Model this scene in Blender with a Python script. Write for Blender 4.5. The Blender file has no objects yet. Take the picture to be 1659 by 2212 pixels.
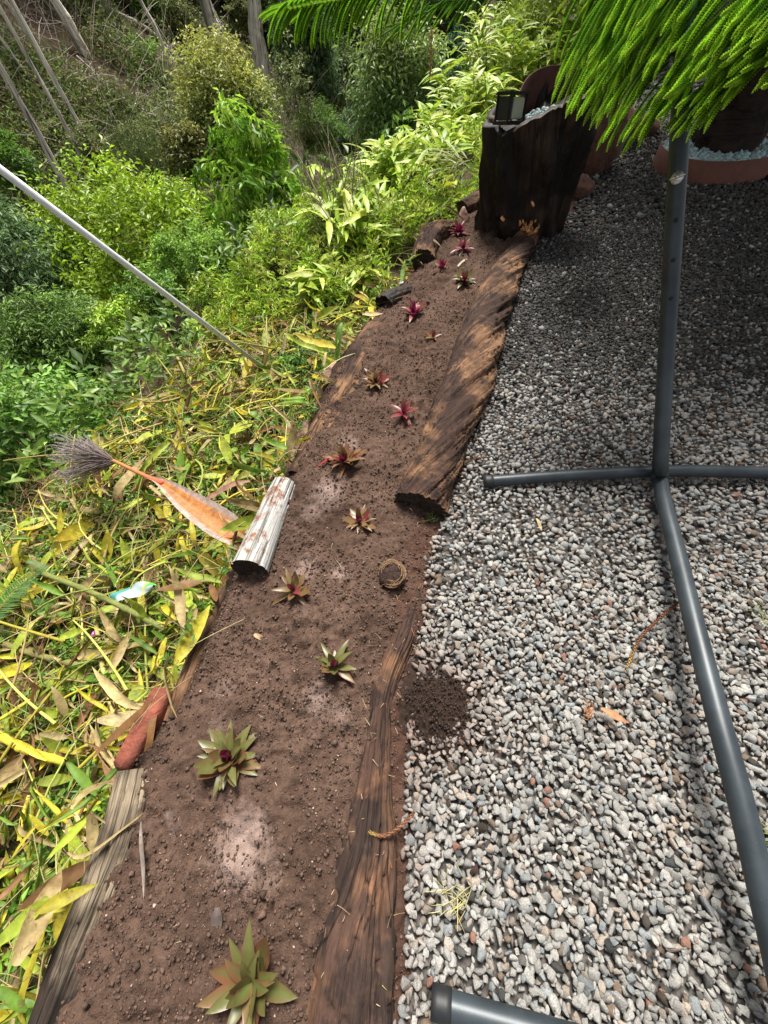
import bpy, math, random
import numpy as np
from mathutils import Matrix, Vector
R = math.radians
random.seed(7)
rng = np.random.default_rng(11)
S = bpy.context.scene
COL = S.collection

# ------------------------------------------------------------------ camera
F_ = 847.0; CX, CY = 829.5, 1106.0; CAMH = 1.3
g_ = np.array([75.5, 584.0, F_]); g_ /= np.linalg.norm(g_)
Yc = np.array([0, 0, 1.0]); Yc = Yc - g_ * Yc.dot(g_); Yc /= np.linalg.norm(Yc)
Zc = -g_; Xc = np.cross(Yc, Zc)
if Xc[0] < 0: Xc = -Xc
M = np.array([Xc, Yc, Zc])                      # camera (right,down,forward) -> world
cam = bpy.data.cameras.new('camera'); cam_o = bpy.data.objects.new('camera', cam); COL.objects.link(cam_o)
cr, cd, cf = M[:, 0], M[:, 1], M[:, 2]
mw = Matrix([[cr[i], -cd[i], -cf[i], (0, 0, CAMH)[i]] for i in range(3)] + [[0, 0, 0, 1]])
cam_o.matrix_world = mw
cam.sensor_fit = 'VERTICAL'; cam.sensor_height = 24; cam.lens = 24 * F_ / 2212
cam.clip_start = 0.02; cam.clip_end = 600
S.camera = cam_o

# ------------------------------------------------------------------ light
SUN_EL, SUN_AZ = 61, 12          # azimuth measured from +Y towards +X
W = bpy.data.worlds.new('World'); S.world = W; W.use_nodes = True
nt = W.node_tree; bg = nt.nodes['Background']
sky = nt.nodes.new('ShaderNodeTexSky'); sky.sky_type = 'NISHITA'; sky.sun_disc = False
sky.sun_elevation = R(SUN_EL); sky.sun_rotation = R(SUN_AZ); sky.dust_density = 3.0; sky.air_density = 1.0
hs_ = nt.nodes.new('ShaderNodeHueSaturation'); hs_.inputs['Saturation'].default_value = .2      # pale, thinly clouded sky
nt.links.new(sky.outputs[0], hs_.inputs['Color']); nt.links.new(hs_.outputs[0], bg.inputs[0]); bg.inputs[1].default_value = 0.085
sl = bpy.data.lights.new('sun', 'SUN'); sl.energy = 4.1; sl.angle = R(20); sl.color = (1, 0.96, 0.88)
so = bpy.data.objects.new('sun', sl); COL.objects.link(so)
az, el = R(SUN_AZ), R(SUN_EL)
so.rotation_euler = Vector((math.sin(az) * math.cos(el), math.cos(az) * math.cos(el), math.sin(el))).to_track_quat('Z', 'Y').to_euler()
S.view_settings.view_transform = 'Standard'; S.view_settings.look = 'None'
S.view_settings.gamma = 1; S.view_settings.use_curve_mapping = False
S.view_settings.exposure = 1.0
S.cycles.max_bounces = 6; S.cycles.transparent_max_bounces = 4

# ------------------------------------------------------------------ helpers
def ray(x, y): return M @ np.array([(x - CX) / F_, (y - CY) / F_, 1.0])
def at(x, y, z=0.0):
    r = ray(x, y); t = (z - CAMH) / r[2]; return np.array([0, 0, CAMH]) + r * t
def atZ(x, y, Z): return np.array([0, 0, CAMH]) + ray(x, y) * Z
def depth(p): return float((np.asarray(p) - [0, 0, CAMH]) @ cf)
def sstep(a, b, x): t = np.clip((x - a) / (b - a), 0, 1); return t * t * (3 - 2 * t)

def _h(ix, iy, iz):
    n = (ix.astype(np.int64) * 374761393 + iy.astype(np.int64) * 668265263 + iz.astype(np.int64) * 2147483647 * 3) & 0xffffffff
    n = ((n ^ (n >> 13)) * 1274126177) & 0xffffffff
    n = ((n ^ (n >> 16)) * 2246822519) & 0xffffffff
    return ((n ^ (n >> 15)) & 0xffffff) / float(0xffffff)
def vnoise(p):
    p = np.asarray(p, float); i = np.floor(p); f = p - i; f = f * f * (3 - 2 * f); i = i.astype(np.int64)
    r = 0
    for dx in (0, 1):
        for dy in (0, 1):
            for dz in (0, 1):
                w = (f[..., 0] if dx else 1 - f[..., 0]) * (f[..., 1] if dy else 1 - f[..., 1]) * (f[..., 2] if dz else 1 - f[..., 2])
                r = r + w * _h(i[..., 0] + dx, i[..., 1] + dy, i[..., 2] + dz)
    return r
def fbm(p, o=4, gain=.5):
    p = np.asarray(p, float); a, s, t = 1.0, 0, 0
    for k in range(o): s = s + a * (vnoise(p * 2 ** k + 17.3 * k) - .5) * 2; t += a; a *= gain
    return s / t
def P3(x, y, z=0): return np.stack(np.broadcast_arrays(x, y, z), -1).astype(float)

def mesh(name, V, F, col=None, uv=None, smooth=False):
    V = np.asarray(V, np.float32); F = np.asarray(F, np.int32)
    m = bpy.data.meshes.new(name)
    m.vertices.add(len(V)); m.vertices.foreach_set('co', V.ravel())
    n, k = F.shape
    m.loops.add(n * k); m.loops.foreach_set('vertex_index', F.ravel())
    m.polygons.add(n); m.polygons.foreach_set('loop_start', np.arange(0, n * k, k, dtype=np.int32))
    m.polygons.foreach_set('loop_total', np.full(n, k, np.int32))
    if smooth: m.polygons.foreach_set('use_smooth', np.ones(n, bool))
    m.update(calc_edges=True)
    if col is not None:
        c = np.ones((len(V), 4), np.float32); c[:, :3] = col
        a = m.attributes.new('col', 'FLOAT_COLOR', 'POINT'); a.data.foreach_set('color', c.ravel())
    if uv is not None:
        l = m.uv_layers.new(name='UVMap'); l.data.foreach_set('uv', np.asarray(uv, np.float32)[F.ravel()].ravel())
    return m
def ob(name, m, mat=None, parent=None, loc=None):
    o = bpy.data.objects.new(name, m); COL.objects.link(o)
    if mat is not None and m is not None and len(m.materials) == 0: m.materials.append(mat)
    if parent is not None: o.parent = parent
    if loc is not None: o.location = loc
    return o
def tag(o, label, cat, group=None, kind=None):
    if label: o['label'] = label
    if cat: o['category'] = cat
    if group: o['group'] = group
    if kind: o['kind'] = kind
    return o
def thing(name, label, cat, loc=(0, 0, 0), group=None):
    o = bpy.data.objects.new(name, None); COL.objects.link(o); o.location = [float(v) for v in loc]
    o.empty_display_size = .05
    return tag(o, label, cat, group)

def catmull(pts, n):
    pts = np.asarray(pts, float); k = len(pts)
    if k == 2: t = np.linspace(0, 1, n)[:, None]; return pts[0] * (1 - t) + pts[1] * t
    q = np.vstack([2 * pts[0] - pts[1], pts, 2 * pts[-1] - pts[-2]])
    out = []
    for s in np.linspace(0, k - 1 - 1e-9, n):
        i = int(s); t = s - i; a, b, c, d = q[i:i + 4]
        out.append(.5 * ((2 * b) + (c - a) * t + (2 * a - 5 * b + 4 * c - d) * t * t + (3 * b - a - 3 * c + d) * t ** 3))
    return np.array(out)
def frames(path):
    T = np.gradient(path, axis=0); T /= np.linalg.norm(T, axis=1)[:, None]
    up = np.array([0, 0, 1.0]); 
    if abs(T[0] @ up) > .9: up = np.array([0, 1.0, 0])
    A = np.cross(T, up); A /= np.linalg.norm(A, axis=1)[:, None] + 1e-9
    B = np.cross(A, T)
    return T, A, B
def grid_faces(nr, nc, wrap=False):
    i = np.arange(nr - 1)[:, None]; j = np.arange(nc if wrap else nc - 1)[None, :]
    j2 = (j + 1) % nc
    return np.stack([i * nc + j, i * nc + j2, (i + 1) * nc + j2, (i + 1) * nc + j], -1).reshape(-1, 4)
def tube(path, rad, sides=8, closed=True):
    path = np.asarray(path, float); n = len(path); rad = np.broadcast_to(rad, (n,))
    T, A, B = frames(path); a = np.linspace(0, 2 * np.pi, sides, endpoint=False)
    V = path[:, None] + (A[:, None] * np.cos(a)[None, :, None] + B[:, None] * np.sin(a)[None, :, None]) * rad[:, None, None]
    V = V.reshape(-1, 3); Fq = grid_faces(n, sides, True)
    if closed:
        V = np.vstack([V, path[0], path[-1]]); j = np.arange(sides); j2 = (j + 1) % sides; c = n * sides; e = (n - 1) * sides
        Fq = np.vstack([Fq, np.stack([j2, j, np.full(sides, c), np.full(sides, c)], -1)[:, [0, 1, 2, 3]],
                        np.stack([e + j, e + j2, np.full(sides, c + 1), np.full(sides, c + 1)], -1)])
    return V, Fq
def tri(Fq):
    """quads (some degenerate) -> triangles"""
    a = Fq[:, [0, 1, 2]]; b = Fq[:, [0, 2, 3]]; b = b[(b[:, 1] != b[:, 2]) & (b[:, 0] != b[:, 2])]
    return np.vstack([a, b])
class Bag:
    def __init__(s): s.V = []; s.F = []; s.C = []; s.n = 0
    def add(s, V, F, c=(1, 1, 1)):
        V = np.asarray(V, float).reshape(-1, 3); F = np.asarray(F)
        if F.shape[1] == 4: F = tri(F)
        s.V.append(V); s.F.append(F + s.n); s.n += len(V); s.C.append(np.broadcast_to(c, (len(V), 3)))
    def mesh(s, name, smooth=False): return mesh(name, np.vstack(s.V), np.vstack(s.F), np.vstack(s.C), smooth=smooth)
def rotm(d, n):
    """frames with local Y along d, Z near n"""
    d = d / (np.linalg.norm(d, axis=-1, keepdims=True) + 1e-9)
    x = np.cross(d, n); x /= np.linalg.norm(x, axis=-1, keepdims=True) + 1e-9
    z = np.cross(x, d)
    return np.stack([x, d, z], -1)
def scatter(T, F, pos, Rm, sc, col, colT=None):
    """place template T(k,3) at pos(n,3) with frames and scale; returns V,F,C"""
    n, k = len(pos), len(T)
    sc = np.asarray(sc, float)
    if sc.ndim == 1: sc = np.repeat(sc[:, None], 3, 1)
    V = np.einsum('nij,nkj->nki', Rm, T[None] * sc[:, None, :]) + pos[:, None]
    FF = (F[None] + (np.arange(n) * k)[:, None, None]).reshape(-1, F.shape[1])
    C = np.repeat(np.asarray(col)[:, None], k, 1)
    if colT is not None: C = C * colT[None]
    return V.reshape(-1, 3), FF, C.reshape(-1, 3)
def unit(n, r=rng):
    v = r.normal(size=(n, 3)); return v / np.linalg.norm(v, axis=1)[:, None]

# leaf templates: local Y = length (0..1), X = width
def leaf_t(seg, prof, bend=.15, fold=.15, wave=0.0):
    V = []; 
    for i in range(seg + 1):
        t = i / seg; w = prof(t); z = -bend * t * t + wave * math.sin(t * 7)
        V += [(-w, t, z + fold * w), (0, t, z), (w, t, z + fold * w * (1 + .4 * math.sin(t * 9)))]
    F = []
    for i in range(seg):
        a = i * 3; F += [(a, a + 1, a + 4, a + 3), (a + 1, a + 2, a + 5, a + 4)]
    return np.array(V, float), np.array(F)
def lance(wd): return lambda t: wd * (math.sin(math.pi * min(1, .06 + .94 * t)) ** .8) * (1 - .25 * t) if t < 1 else 0
DIAM = (np.array([(0, 0, 0), (.5, .45, .12), (0, 1, -.12), (-.5, .45, .12)], float), np.array([(0, 1, 2), (0, 2, 3)]))  # folded diamond

def ico(sub=0):
    import bmesh
    bm = bmesh.new(); bmesh.ops.create_icosphere(bm, subdivisions=sub, radius=1)
    V = np.array([v.co for v in bm.verts]); F = np.array([[v.index for v in f.verts] for f in bm.faces]); bm.free(); return V, F
ICO1, ICO2, ICO3 = ico(1), ico(2), ico(3)
def facet_stone(base, r, planes=9, mn=.55, mx=.95, jit=0):
    V, F = base; V = V.copy(); n = unit(planes, r); d = r.uniform(mn, mx, planes)
    dot = V @ n.T
    sc = np.min(np.where(dot > .05, d[None] / np.maximum(dot, .05), 9), 1); sc = np.minimum(sc, 1.0)
    V = V * sc[:, None]
    return V, F

def hull_stone(r, n=13, bev=0.0):
    import bmesh
    bm = bmesh.new(); pts = unit(n, r) * r.uniform(.82, 1.0, (n, 1))
    for p in pts: bm.verts.new(p)
    res = bmesh.ops.convex_hull(bm, input=bm.verts[:]); bmesh.ops.dissolve_limit(bm, angle_limit=R(14), verts=bm.verts[:], edges=bm.edges[:])
    if bev: bmesh.ops.bevel(bm, geom=bm.edges[:], offset=bev, segments=1, affect='EDGES', clamp_overlap=True)
    bmesh.ops.triangulate(bm, faces=bm.faces[:]); bm.verts.index_update()
    V = np.array([v.co for v in bm.verts]); F = np.array([[v.index for v in f.verts] for f in bm.faces]); bm.free(); return V, F

# ------------------------------------------------------------------ materials
def newmat(name):
    m = bpy.data.materials.new(name); m.use_nodes = True; t = m.node_tree; b = t.nodes['Principled BSDF']
    return m, t, b
def N(t, typ, **k):
    n = t.nodes.new(typ)
    for a, v in k.items():
        if a in n.bl_rna.properties: setattr(n, a, v)
        else: n.inputs[a.replace('_', ' ')].default_value = v
    return n
def noise(t, vec, scale, detail=4, rough=.6, dist=0):
    n = t.nodes.new('ShaderNodeTexNoise'); n.inputs['Scale'].default_value = scale; n.inputs['Detail'].default_value = detail
    n.inputs['Roughness'].default_value = rough; n.inputs['Distortion'].default_value = dist
    if vec is not None: t.links.new(vec, n.inputs['Vector'])
    return n
def ramp(t, fac, stops):
    r = t.nodes.new('ShaderNodeValToRGB'); e = r.color_ramp.elements
    while len(e) < len(stops): e.new(.5)
    for i, (p, c) in enumerate(stops): e[i].position = p; e[i].color = (*c, 1) if len(c) == 3 else c
    t.links.new(fac, r.inputs[0]); return r
def mix(t, mode, fac, a, b):
    m = t.nodes.new('ShaderNodeMix'); m.data_type = 'RGBA'; m.blend_type = mode
    for s, v in ((m.inputs[0], fac), (m.inputs[6], a), (m.inputs[7], b)):
        if hasattr(v, 'is_output'): t.links.new(v, s)
        else: s.default_value = v if isinstance(v, (int, float)) else (*v, 1)
    return m.outputs[2]
def bump(t, b, h, strength=.5, dist=.01):
    n = t.nodes.new('ShaderNodeBump'); n.inputs['Strength'].default_value = strength; n.inputs['Distance'].default_value = dist
    t.links.new(h, n.inputs['Height']); t.links.new(n.outputs[0], b.inputs['Normal']); return n
def gray(v): return (v, v, v)

def mat_leaf(name, trans=.35, rough=.45, back=None, spec=.4, vary=.35, spots=False):
    m, t, b = newmat(name)
    a = N(t, 'ShaderNodeAttribute', attribute_name='col')
    geo = t.nodes.new('ShaderNodeNewGeometry')
    nz = noise(t, geo.outputs['Position'], 35, 3)
    r = ramp(t, nz.outputs['Fac'], [(.3, gray(1 - vary)), (.7, gray(1 + vary))])
    c = mix(t, 'MULTIPLY', 1.0, a.outputs['Color'], r.outputs[0])
    if back: c = mix(t, 'MIX', geo.outputs['Backfacing'], c, back)
    if spots:
        sn = noise(t, geo.outputs['Position'], 55, 5, .8, 1.0); c = mix(t, 'MIX', ramp(t, sn.outputs['Fac'], [(.56, gray(0)), (.64, gray(.85))]).outputs[0], c, (.17, .095, .04))
    t.links.new(c, b.inputs['Base Color']); b.inputs['Roughness'].default_value = rough
    b.inputs['Specular IOR Level'].default_value = spec
    tr = t.nodes.new('ShaderNodeBsdfTranslucent'); t.links.new(c, tr.inputs[0])
    mx = t.nodes.new('ShaderNodeMixShader'); mx.inputs[0].default_value = trans
    out = t.nodes['Material Output']
    t.links.new(b.outputs[0], mx.inputs[1]); t.links.new(tr.outputs[0], mx.inputs[2]); t.links.new(mx.outputs[0], out.inputs[0])
    return m
def mat_attr(name, rough=.8, speck=60, lo=.75, hi=1.2, bmp=.3, spec=.3, dist=.003):
    m, t, b = newmat(name)
    a = N(t, 'ShaderNodeAttribute', attribute_name='col'); geo = t.nodes.new('ShaderNodeNewGeometry')
    nz = noise(t, geo.outputs['Position'], speck, 5, .7)
    r = ramp(t, nz.outputs['Fac'], [(.3, gray(lo)), (.7, gray(hi))])
    t.links.new(mix(t, 'MULTIPLY', 1.0, a.outputs['Color'], r.outputs[0]), b.inputs['Base Color'])
    b.inputs['Roughness'].default_value = rough; b.inputs['Specular IOR Level'].default_value = spec
    bump(t, b, nz.outputs['Fac'], bmp, dist); return m
def mat_wood(name, dark, mid, light, lightpos=.62, gu=45, gv=3.0, patch=3.0, rough=.85, extra=None):
    """grain runs along UV v (metres)"""
    m, t, b = newmat(name)
    uv = t.nodes.new('ShaderNodeUVMap'); mp = t.nodes.new('ShaderNodeMapping'); mp.inputs['Scale'].default_value = (gu, gv, 1)
    t.links.new(uv.outputs[0], mp.inputs[0])
    g1 = noise(t, mp.outputs[0], 1.0, 6, .65, .6)
    g2 = noise(t, mp.outputs[0], 4.0, 4, .7)
    geo = t.nodes.new('ShaderNodeNewGeometry')
    pn = noise(t, geo.outputs['Position'], patch, 4, .6, .4)
    pr = ramp(t, pn.outputs['Fac'], [(lightpos - .12, gray(0)), (lightpos + .08, gray(1))])
    base = ramp(t, g1.outputs['Fac'], [(.28, dark), (.5, mid), (.72, tuple(min(1, x * 1.6) for x in mid))])
    lr = ramp(t, g1.outputs['Fac'], [(.3, tuple(x * .3 for x in light)), (.5, light), (.7, tuple(min(1, x * 1.35) for x in light))])
    c = mix(t, 'MIX', pr.outputs[0], base.outputs[0], lr.outputs[0])
    if extra:
        en = noise(t, geo.outputs['Position'], extra[2], 5, .7); er = ramp(t, en.outputs['Fac'], [(extra[1] - .04, gray(0)), (extra[1] + .05, gray(1))])
        c = mix(t, 'MIX', er.outputs[0], c, extra[0])
    mp2 = t.nodes.new('ShaderNodeMapping'); mp2.inputs['Scale'].default_value = (gu * .28, gv * .45, 1); t.links.new(uv.outputs[0], mp2.inputs[0])
    ck = noise(t, mp2.outputs[0], 1.0, 3, .5, .8); ckr = ramp(t, ck.outputs['Fac'], [(.478, gray(1)), (.5, gray(.12)), (.522, gray(1))]); c = mix(t, 'MULTIPLY', 1.0, c, ckr.outputs[0])
    fine = ramp(t, g2.outputs['Fac'], [(.3, gray(.6)), (.7, gray(1.25))])
    c = mix(t, 'MULTIPLY', 1.0, c, fine.outputs[0])
    t.links.new(c, b.inputs['Base Color']); b.inputs['Roughness'].default_value = rough; b.inputs['Specular IOR Level'].default_value = .25
    ad = t.nodes.new('ShaderNodeMath'); ad.operation = 'ADD'; t.links.new(g1.outputs['Fac'], ad.inputs[0])
    ml = t.nodes.new('ShaderNodeMath'); ml.operation = 'MULTIPLY'; ml.inputs[1].default_value = .4; t.links.new(g2.outputs['Fac'], ml.inputs[0])
    t.links.new(ml.outputs[0], ad.inputs[1]); bump(t, b, ad.outputs[0], .9, .008)
    return m

MAT = {}
MAT['leaf'] = mat_leaf('foliage'); MAT['leaf_far'] = mat_leaf('far_foliage', .38, .6, vary=.3)
MAT['litter'] = mat_leaf('cut_leaf', .3, .55, vary=.35, spots=True)
MAT['pine'] = mat_leaf('pine_needles', .3, .42, spec=.35, vary=.15)
MAT['pine_shade'] = mat_leaf('shade_pine_needles', .06, .6, vary=.15)  # low translucency chosen so the unseen crown blocks more light
MAT['rosette'] = mat_leaf('rosette_leaf', .2, .35, back=(.22, .01, .07), vary=.12)
MAT['straw'] = mat_attr('dry_stems', .8, 80, .7, 1.2, .1)
MAT['stone'] = mat_attr('gravel_stone', .8, 320, .55, 1.3, .8, dist=.003)
MAT['pebble'] = mat_attr('blue_pebble', .5, 60, .85, 1.1, .1)
MAT['rock'] = mat_attr('red_rock', .9, 14, .45, 1.5, .9, dist=.02)
MAT['bark'] = mat_attr('bark', .9, 20, .5, 1.35, .8, dist=.02)
MAT['crumb'] = mat_attr('soil_crumbs', .95, 90, .7, 1.2, .3)
MAT['plastic'] = mat_attr('plastic_film', .25, 20, .9, 1.05, .1, .5)
MAT['log_dark'] = mat_wood('weathered_dark_wood', (.007, .0045, .004), (.046, .024, .017), (.25, .135, .07), .56, 95, 5, 4.2, extra=((.04, .022, .017), .58, 8))
MAT['log_half'] = mat_wood('half_buried_wood', (.007, .005, .0045), (.036, .022, .017), (.24, .12, .065), .56, 100, 5, 4.6, extra=((.075, .041, .03), .50, 7))
MAT['log_grey'] = mat_wood('grey_streaked_wood', (.007, .0055, .005), (.034, .024, .019), (.33, .26, .18), .585, 130, 3.2, 3.0, extra=((.065, .034, .026), .58, 5))
MAT['log_white'] = mat_wood('bleached_wood', (.16, .155, .15), (.36, .35, .33), (.5, .485, .46), .45, 120, 2.5, 2.0, extra=((.23, .10, .055), .57, 9))
MAT['stump'] = mat_wood('black_stump_wood', (.0025, .002, .002), (.009, .006, .005), (.05, .03, .018), .58, 34, 1.6, 4.5, .6)
MAT['trunk'] = mat_wood('pale_bark', (.28, .24, .20), (.55, .49, .42), (.78, .72, .64), .5, 10, .5, .6)
MAT['pinebark'] = mat_wood('pine_bark', (.006, .005, .004), (.02, .013, .01), (.035, .022, .016), .6, 10, 20, 2)
MAT['cutend'] = mat_wood('cut_wood_end', (.010, .008, .006), (.035, .024, .018), (.06, .04, .028), .6, 30, 30, 8)

def mat_soil():
    m, t, b = newmat('brown_soil')
    geo = t.nodes.new('ShaderNodeNewGeometry'); p = geo.outputs['Position']
    n1 = noise(t, p, 5, 5, .65); n2 = noise(t, p, 70, 5, .75); n3 = noise(t, p, 260, 3, .7)
    c = ramp(t, n1.outputs['Fac'], [(.3, (.066, .040, .029)), (.55, (.115, .071, .052)), (.75, (.16, .10, .075))]).outputs[0]
    c = mix(t, 'MULTIPLY', 1, c, ramp(t, n2.outputs['Fac'], [(.3, gray(.55)), (.7, gray(1.35))]).outputs[0])
    # pale grit specks
    sp = ramp(t, n3.outputs['Fac'], [(.70, gray(0)), (.76, gray(1))])
    c = mix(t, 'MIX', sp.outputs[0], c, (.22, .16, .13))
    # ash powder and wet / red patches carried as attributes
    a = N(t, 'ShaderNodeAttribute', attribute_name='col'); sepn = t.nodes.new('ShaderNodeSeparateColor'); t.links.new(a.outputs['Color'], sepn.inputs[0])
    def gate(ch, scale, lo, hi, k):
        nn = noise(t, p, scale, 6, .8); mt = t.nodes.new('ShaderNodeMath'); mt.operation = 'MULTIPLY_ADD'
        t.links.new(nn.outputs['Fac'], mt.inputs[0]); mt.inputs[1].default_value = k; t.links.new(sepn.outputs[ch], mt.inputs[2])
        hf = t.nodes.new('ShaderNodeMath'); hf.operation = 'MULTIPLY'; hf.inputs[1].default_value = .4; t.links.new(mt.outputs[0], hf.inputs[0]); lo, hi = lo * .4, hi * .4
        return ramp(t, hf.outputs[0], [(lo, gray(0)), (hi, gray(1))]).outputs[0]
    c = mix(t, 'MIX', gate(0, 52, .90, 1.68, 1.35), c, (.37, .27, .235))
    c = mix(t, 'MIX', gate(1, 30, .7, 1.5, .7), c, (.085, .040, .028))
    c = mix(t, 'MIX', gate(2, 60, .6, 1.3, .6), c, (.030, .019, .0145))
    t.links.new(c, b.inputs['Base Color']); b.inputs['Roughness'].default_value = .95; b.inputs['Specular IOR Level'].default_value = .12
    ad = t.nodes.new('ShaderNodeMath'); ad.operation = 'ADD'; t.links.new(n2.outputs['Fac'], ad.inputs[0]); t.links.new(n3.outputs['Fac'], ad.inputs[1])
    bump(t, b, ad.outputs[0], .8, .008); return m
MAT['soil'] = mat_soil()
def mat_simple(name, c, rough=.5, metal=0, spec=.5, nscale=None, lo=.8, hi=1.2):
    m, t, b = newmat(name); b.inputs['Roughness'].default_value = rough; b.inputs['Metallic'].default_value = metal
    b.inputs['Specular IOR Level'].default_value = spec; b.inputs['Base Color'].default_value = (*c, 1)
    if nscale:
        geo = t.nodes.new('ShaderNodeNewGeometry'); n = noise(t, geo.outputs['Position'], nscale, 5, .7)
        r = ramp(t, n.outputs['Fac'], [(.3, gray(lo)), (.7, gray(hi))])
        t.links.new(mix(t, 'MULTIPLY', 1, c, r.outputs[0]), b.inputs['Base Color']); bump(t, b, n.outputs['Fac'], .15, .002)
    return m
MAT['gravel_base'] = mat_simple('gravel_bed_fines', (.085, .075, .068), .95, nscale=60, lo=.4, hi=1.6)
def mat_metal():
    m, t, b = newmat('slate_powder_coat'); geo = t.nodes.new('ShaderNodeNewGeometry'); p = geo.outputs['Position']
    n = noise(t, p, 9, 5, .6); n2 = noise(t, p, 420, 2, .5); n3 = noise(t, p, 13, 5, .7)
    c = ramp(t, n.outputs['Fac'], [(.35, (.020, .027, .033)), (.7, (.044, .056, .066))]).outputs[0]
    c = mix(t, 'MIX', ramp(t, n2.outputs['Fac'], [(.72, gray(0)), (.78, gray(1))]).outputs[0], c, (.16, .18, .19))
    c = mix(t, 'MIX', ramp(t, n3.outputs['Fac'], [(.66, gray(0)), (.76, gray(.8))]).outputs[0], c, (.10, .062, .042))
    t.links.new(c, b.inputs['Base Color']); b.inputs['Roughness'].default_value = .42; b.inputs['Specular IOR Level'].default_value = .5
    b.inputs['Metallic'].default_value = .15; bump(t, b, n2.outputs['Fac'], .08, .001); return m
MAT['metal'] = mat_metal()
MAT['rubber'] = mat_simple('black_end_cap', (.012, .013, .015), .55, nscale=90)
MAT['zinc'] = mat_simple('zinc', (.6, .6, .58), .3, .8)
MAT['black'] = mat_simple('black', (.003, .003, .003), .6)
MAT['white_pole'] = mat_simple('white_plastic', (.62, .64, .64), .4, nscale=30, lo=.82, hi=1.05)
MAT['rust'] = mat_simple('rusty_steel', (.15, .06, .042), .85, nscale=16, lo=.75, hi=1.25)
MAT['rust_dark'] = mat_simple('dark_rusty_steel', (.075, .026, .018), .85, nscale=16, lo=.7, hi=1.3)
MAT['glass'] = mat_simple('milky_panel', (.45, .5, .38), .2)
def mat_ground():
    m, t, b = newmat('litter_ground'); geo = t.nodes.new('ShaderNodeNewGeometry'); p = geo.outputs['Position']
    n1 = noise(t, p, .35, 6, .6); n2 = noise(t, p, 14, 5, .8)
    c = ramp(t, n1.outputs['Fac'], [(.35, (.085, .055, .04)), (.5, (.09, .07, .04)), (.62, (.06, .08, .022))]).outputs[0]
    c = mix(t, 'MULTIPLY', 1, c, ramp(t, n2.outputs['Fac'], [(.3, gray(.35)), (.7, gray(1.6))]).outputs[0])
    t.links.new(c, b.inputs['Base Color']); b.inputs['Roughness'].default_value = 1; b.inputs['Specular IOR Level'].default_value = .1
    bump(t, b, n2.outputs['Fac'], 1, .05); return m
MAT['ground'] = mat_ground()

# ------------------------------------------------------------------ plan of the place
def A2(px, py): return at(px, py)[:2]
EDGE = np.array([(-1.35, -30), (-1.1, -4), (-.98, -1.2)] + [tuple(A2(*p)) for p in [(90, 2212), (280, 1650), (400, 1480), (500, 1230), (620, 1030), (720, 800), (800, 680), (890, 590), (1000, 450), (1060, 400)]] + [(2.1, 5.3), (3.6, 7.4), (7, 12), (16, 25), (60, 90), (90, 140)])
RIGHT = np.array([(-.2, -30), (-.15, -1.2)] + [tuple(A2(*p)) for p in [(860, 2212), (880, 1900), (890, 1600), (895, 1450), (925, 1200), (985, 1050), (1060, 800), (1100, 650), (1160, 530)]] + [(1.75, 3.5), (2.15, 4.2), (2.75, 5.0), (4.2, 7.2), (7.6, 12), (17, 25)])
FLOOR = np.array([(-20, -60), (-13, -6), (-9.9, 6), (-5, 15), (-.5, 24), (1, 60), (3, 200)])
def Lx(y): return np.interp(y, EDGE[:, 1], EDGE[:, 0])
def Rx(y): return np.interp(y, RIGHT[:, 1], RIGHT[:, 0])
def sdist(x, y, poly):
    x = np.asarray(x, float); y = np.asarray(y, float); best = np.full(x.shape, 1e9)
    for a, b in zip(poly[:-1], poly[1:]):
        d = b - a; L = d @ d; t = np.clip(((x - a[0]) * d[0] + (y - a[1]) * d[1]) / L, 0, 1)
        best = np.minimum(best, np.hypot(x - a[0] - t * d[0], y - a[1] - t * d[1]))
    s = np.where(x < np.interp(y, poly[:, 1], poly[:, 0]), 1, -1)
    return best * s
def terrain(x, y):
    x = np.asarray(x, float); y = np.asarray(y, float)
    u = sdist(x, y, EDGE); v = sdist(x, y, FLOOR)
    far = sstep(3.2, 4.8, y)
    zn = -.05 - (.36 * (1 - far) + .1) * sstep(.02, .16, u) - .22 * np.clip(u, 0, 1.9) - .74 * np.clip(u - 1.9, 0, None)
    zf0 = -8.2 + .05 * np.clip(y - 25, 0, None) + .42 * np.clip(y - 48, 0, 60)
    zf = zf0 + .74 * v
    zn = np.where(u > 0, zn, -.05)
    k = .8; mx = np.maximum(zn, zf) + np.log1p(np.exp(-np.abs(zn - zf) / k)) * k * (u > 3)
    amp = np.clip(u - .2, 0, 8) / 8
    return mx + amp * 1.1 * fbm(P3(x * .22, y * .22, 3.1), 4) + np.clip(u, 0, 1) * .07 * fbm(P3(x * 3, y * 3, 1), 3)
def hit(px, py, t0=1.2, t1=160):
    r = ray(px, py); ts = np.geomspace(t0, t1, 900); p = r[None] * ts[:, None] + [0, 0, CAMH]
    d = p[:, 2] - terrain(p[:, 0], p[:, 1]); k = np.argmax(d < 0)
    if not (d < 0).any(): return p[-1]
    return p[k]
def above(px, py, base):
    """point on the pixel ray at the same horizontal distance as base"""
    r = ray(px, py); s = np.hypot(base[0], base[1]); return np.array([0, 0, CAMH]) + r * s / np.hypot(r[0], r[1])

# ------------------------------------------------------------------ ground sheets
tt = np.linspace(-1, 1, 361); bx = 4.9
gx = -.6 + 1.2 * np.sinh(bx * tt); gy = 1.6 + 1.6 * np.sinh(np.linspace(-3.6, 5.2, 381))
GX, GY = np.meshgrid(gx, gy)
ground = ob('hillside_ground', mesh('hillside_ground', P3(GX, GY, terrain(GX, GY)).reshape(-1, 3), grid_faces(len(gy), len(gx)), smooth=True), MAT['ground'])
tag(ground, 'brown and green sloping ground falling into the ravine', None, kind='structure')

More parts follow.
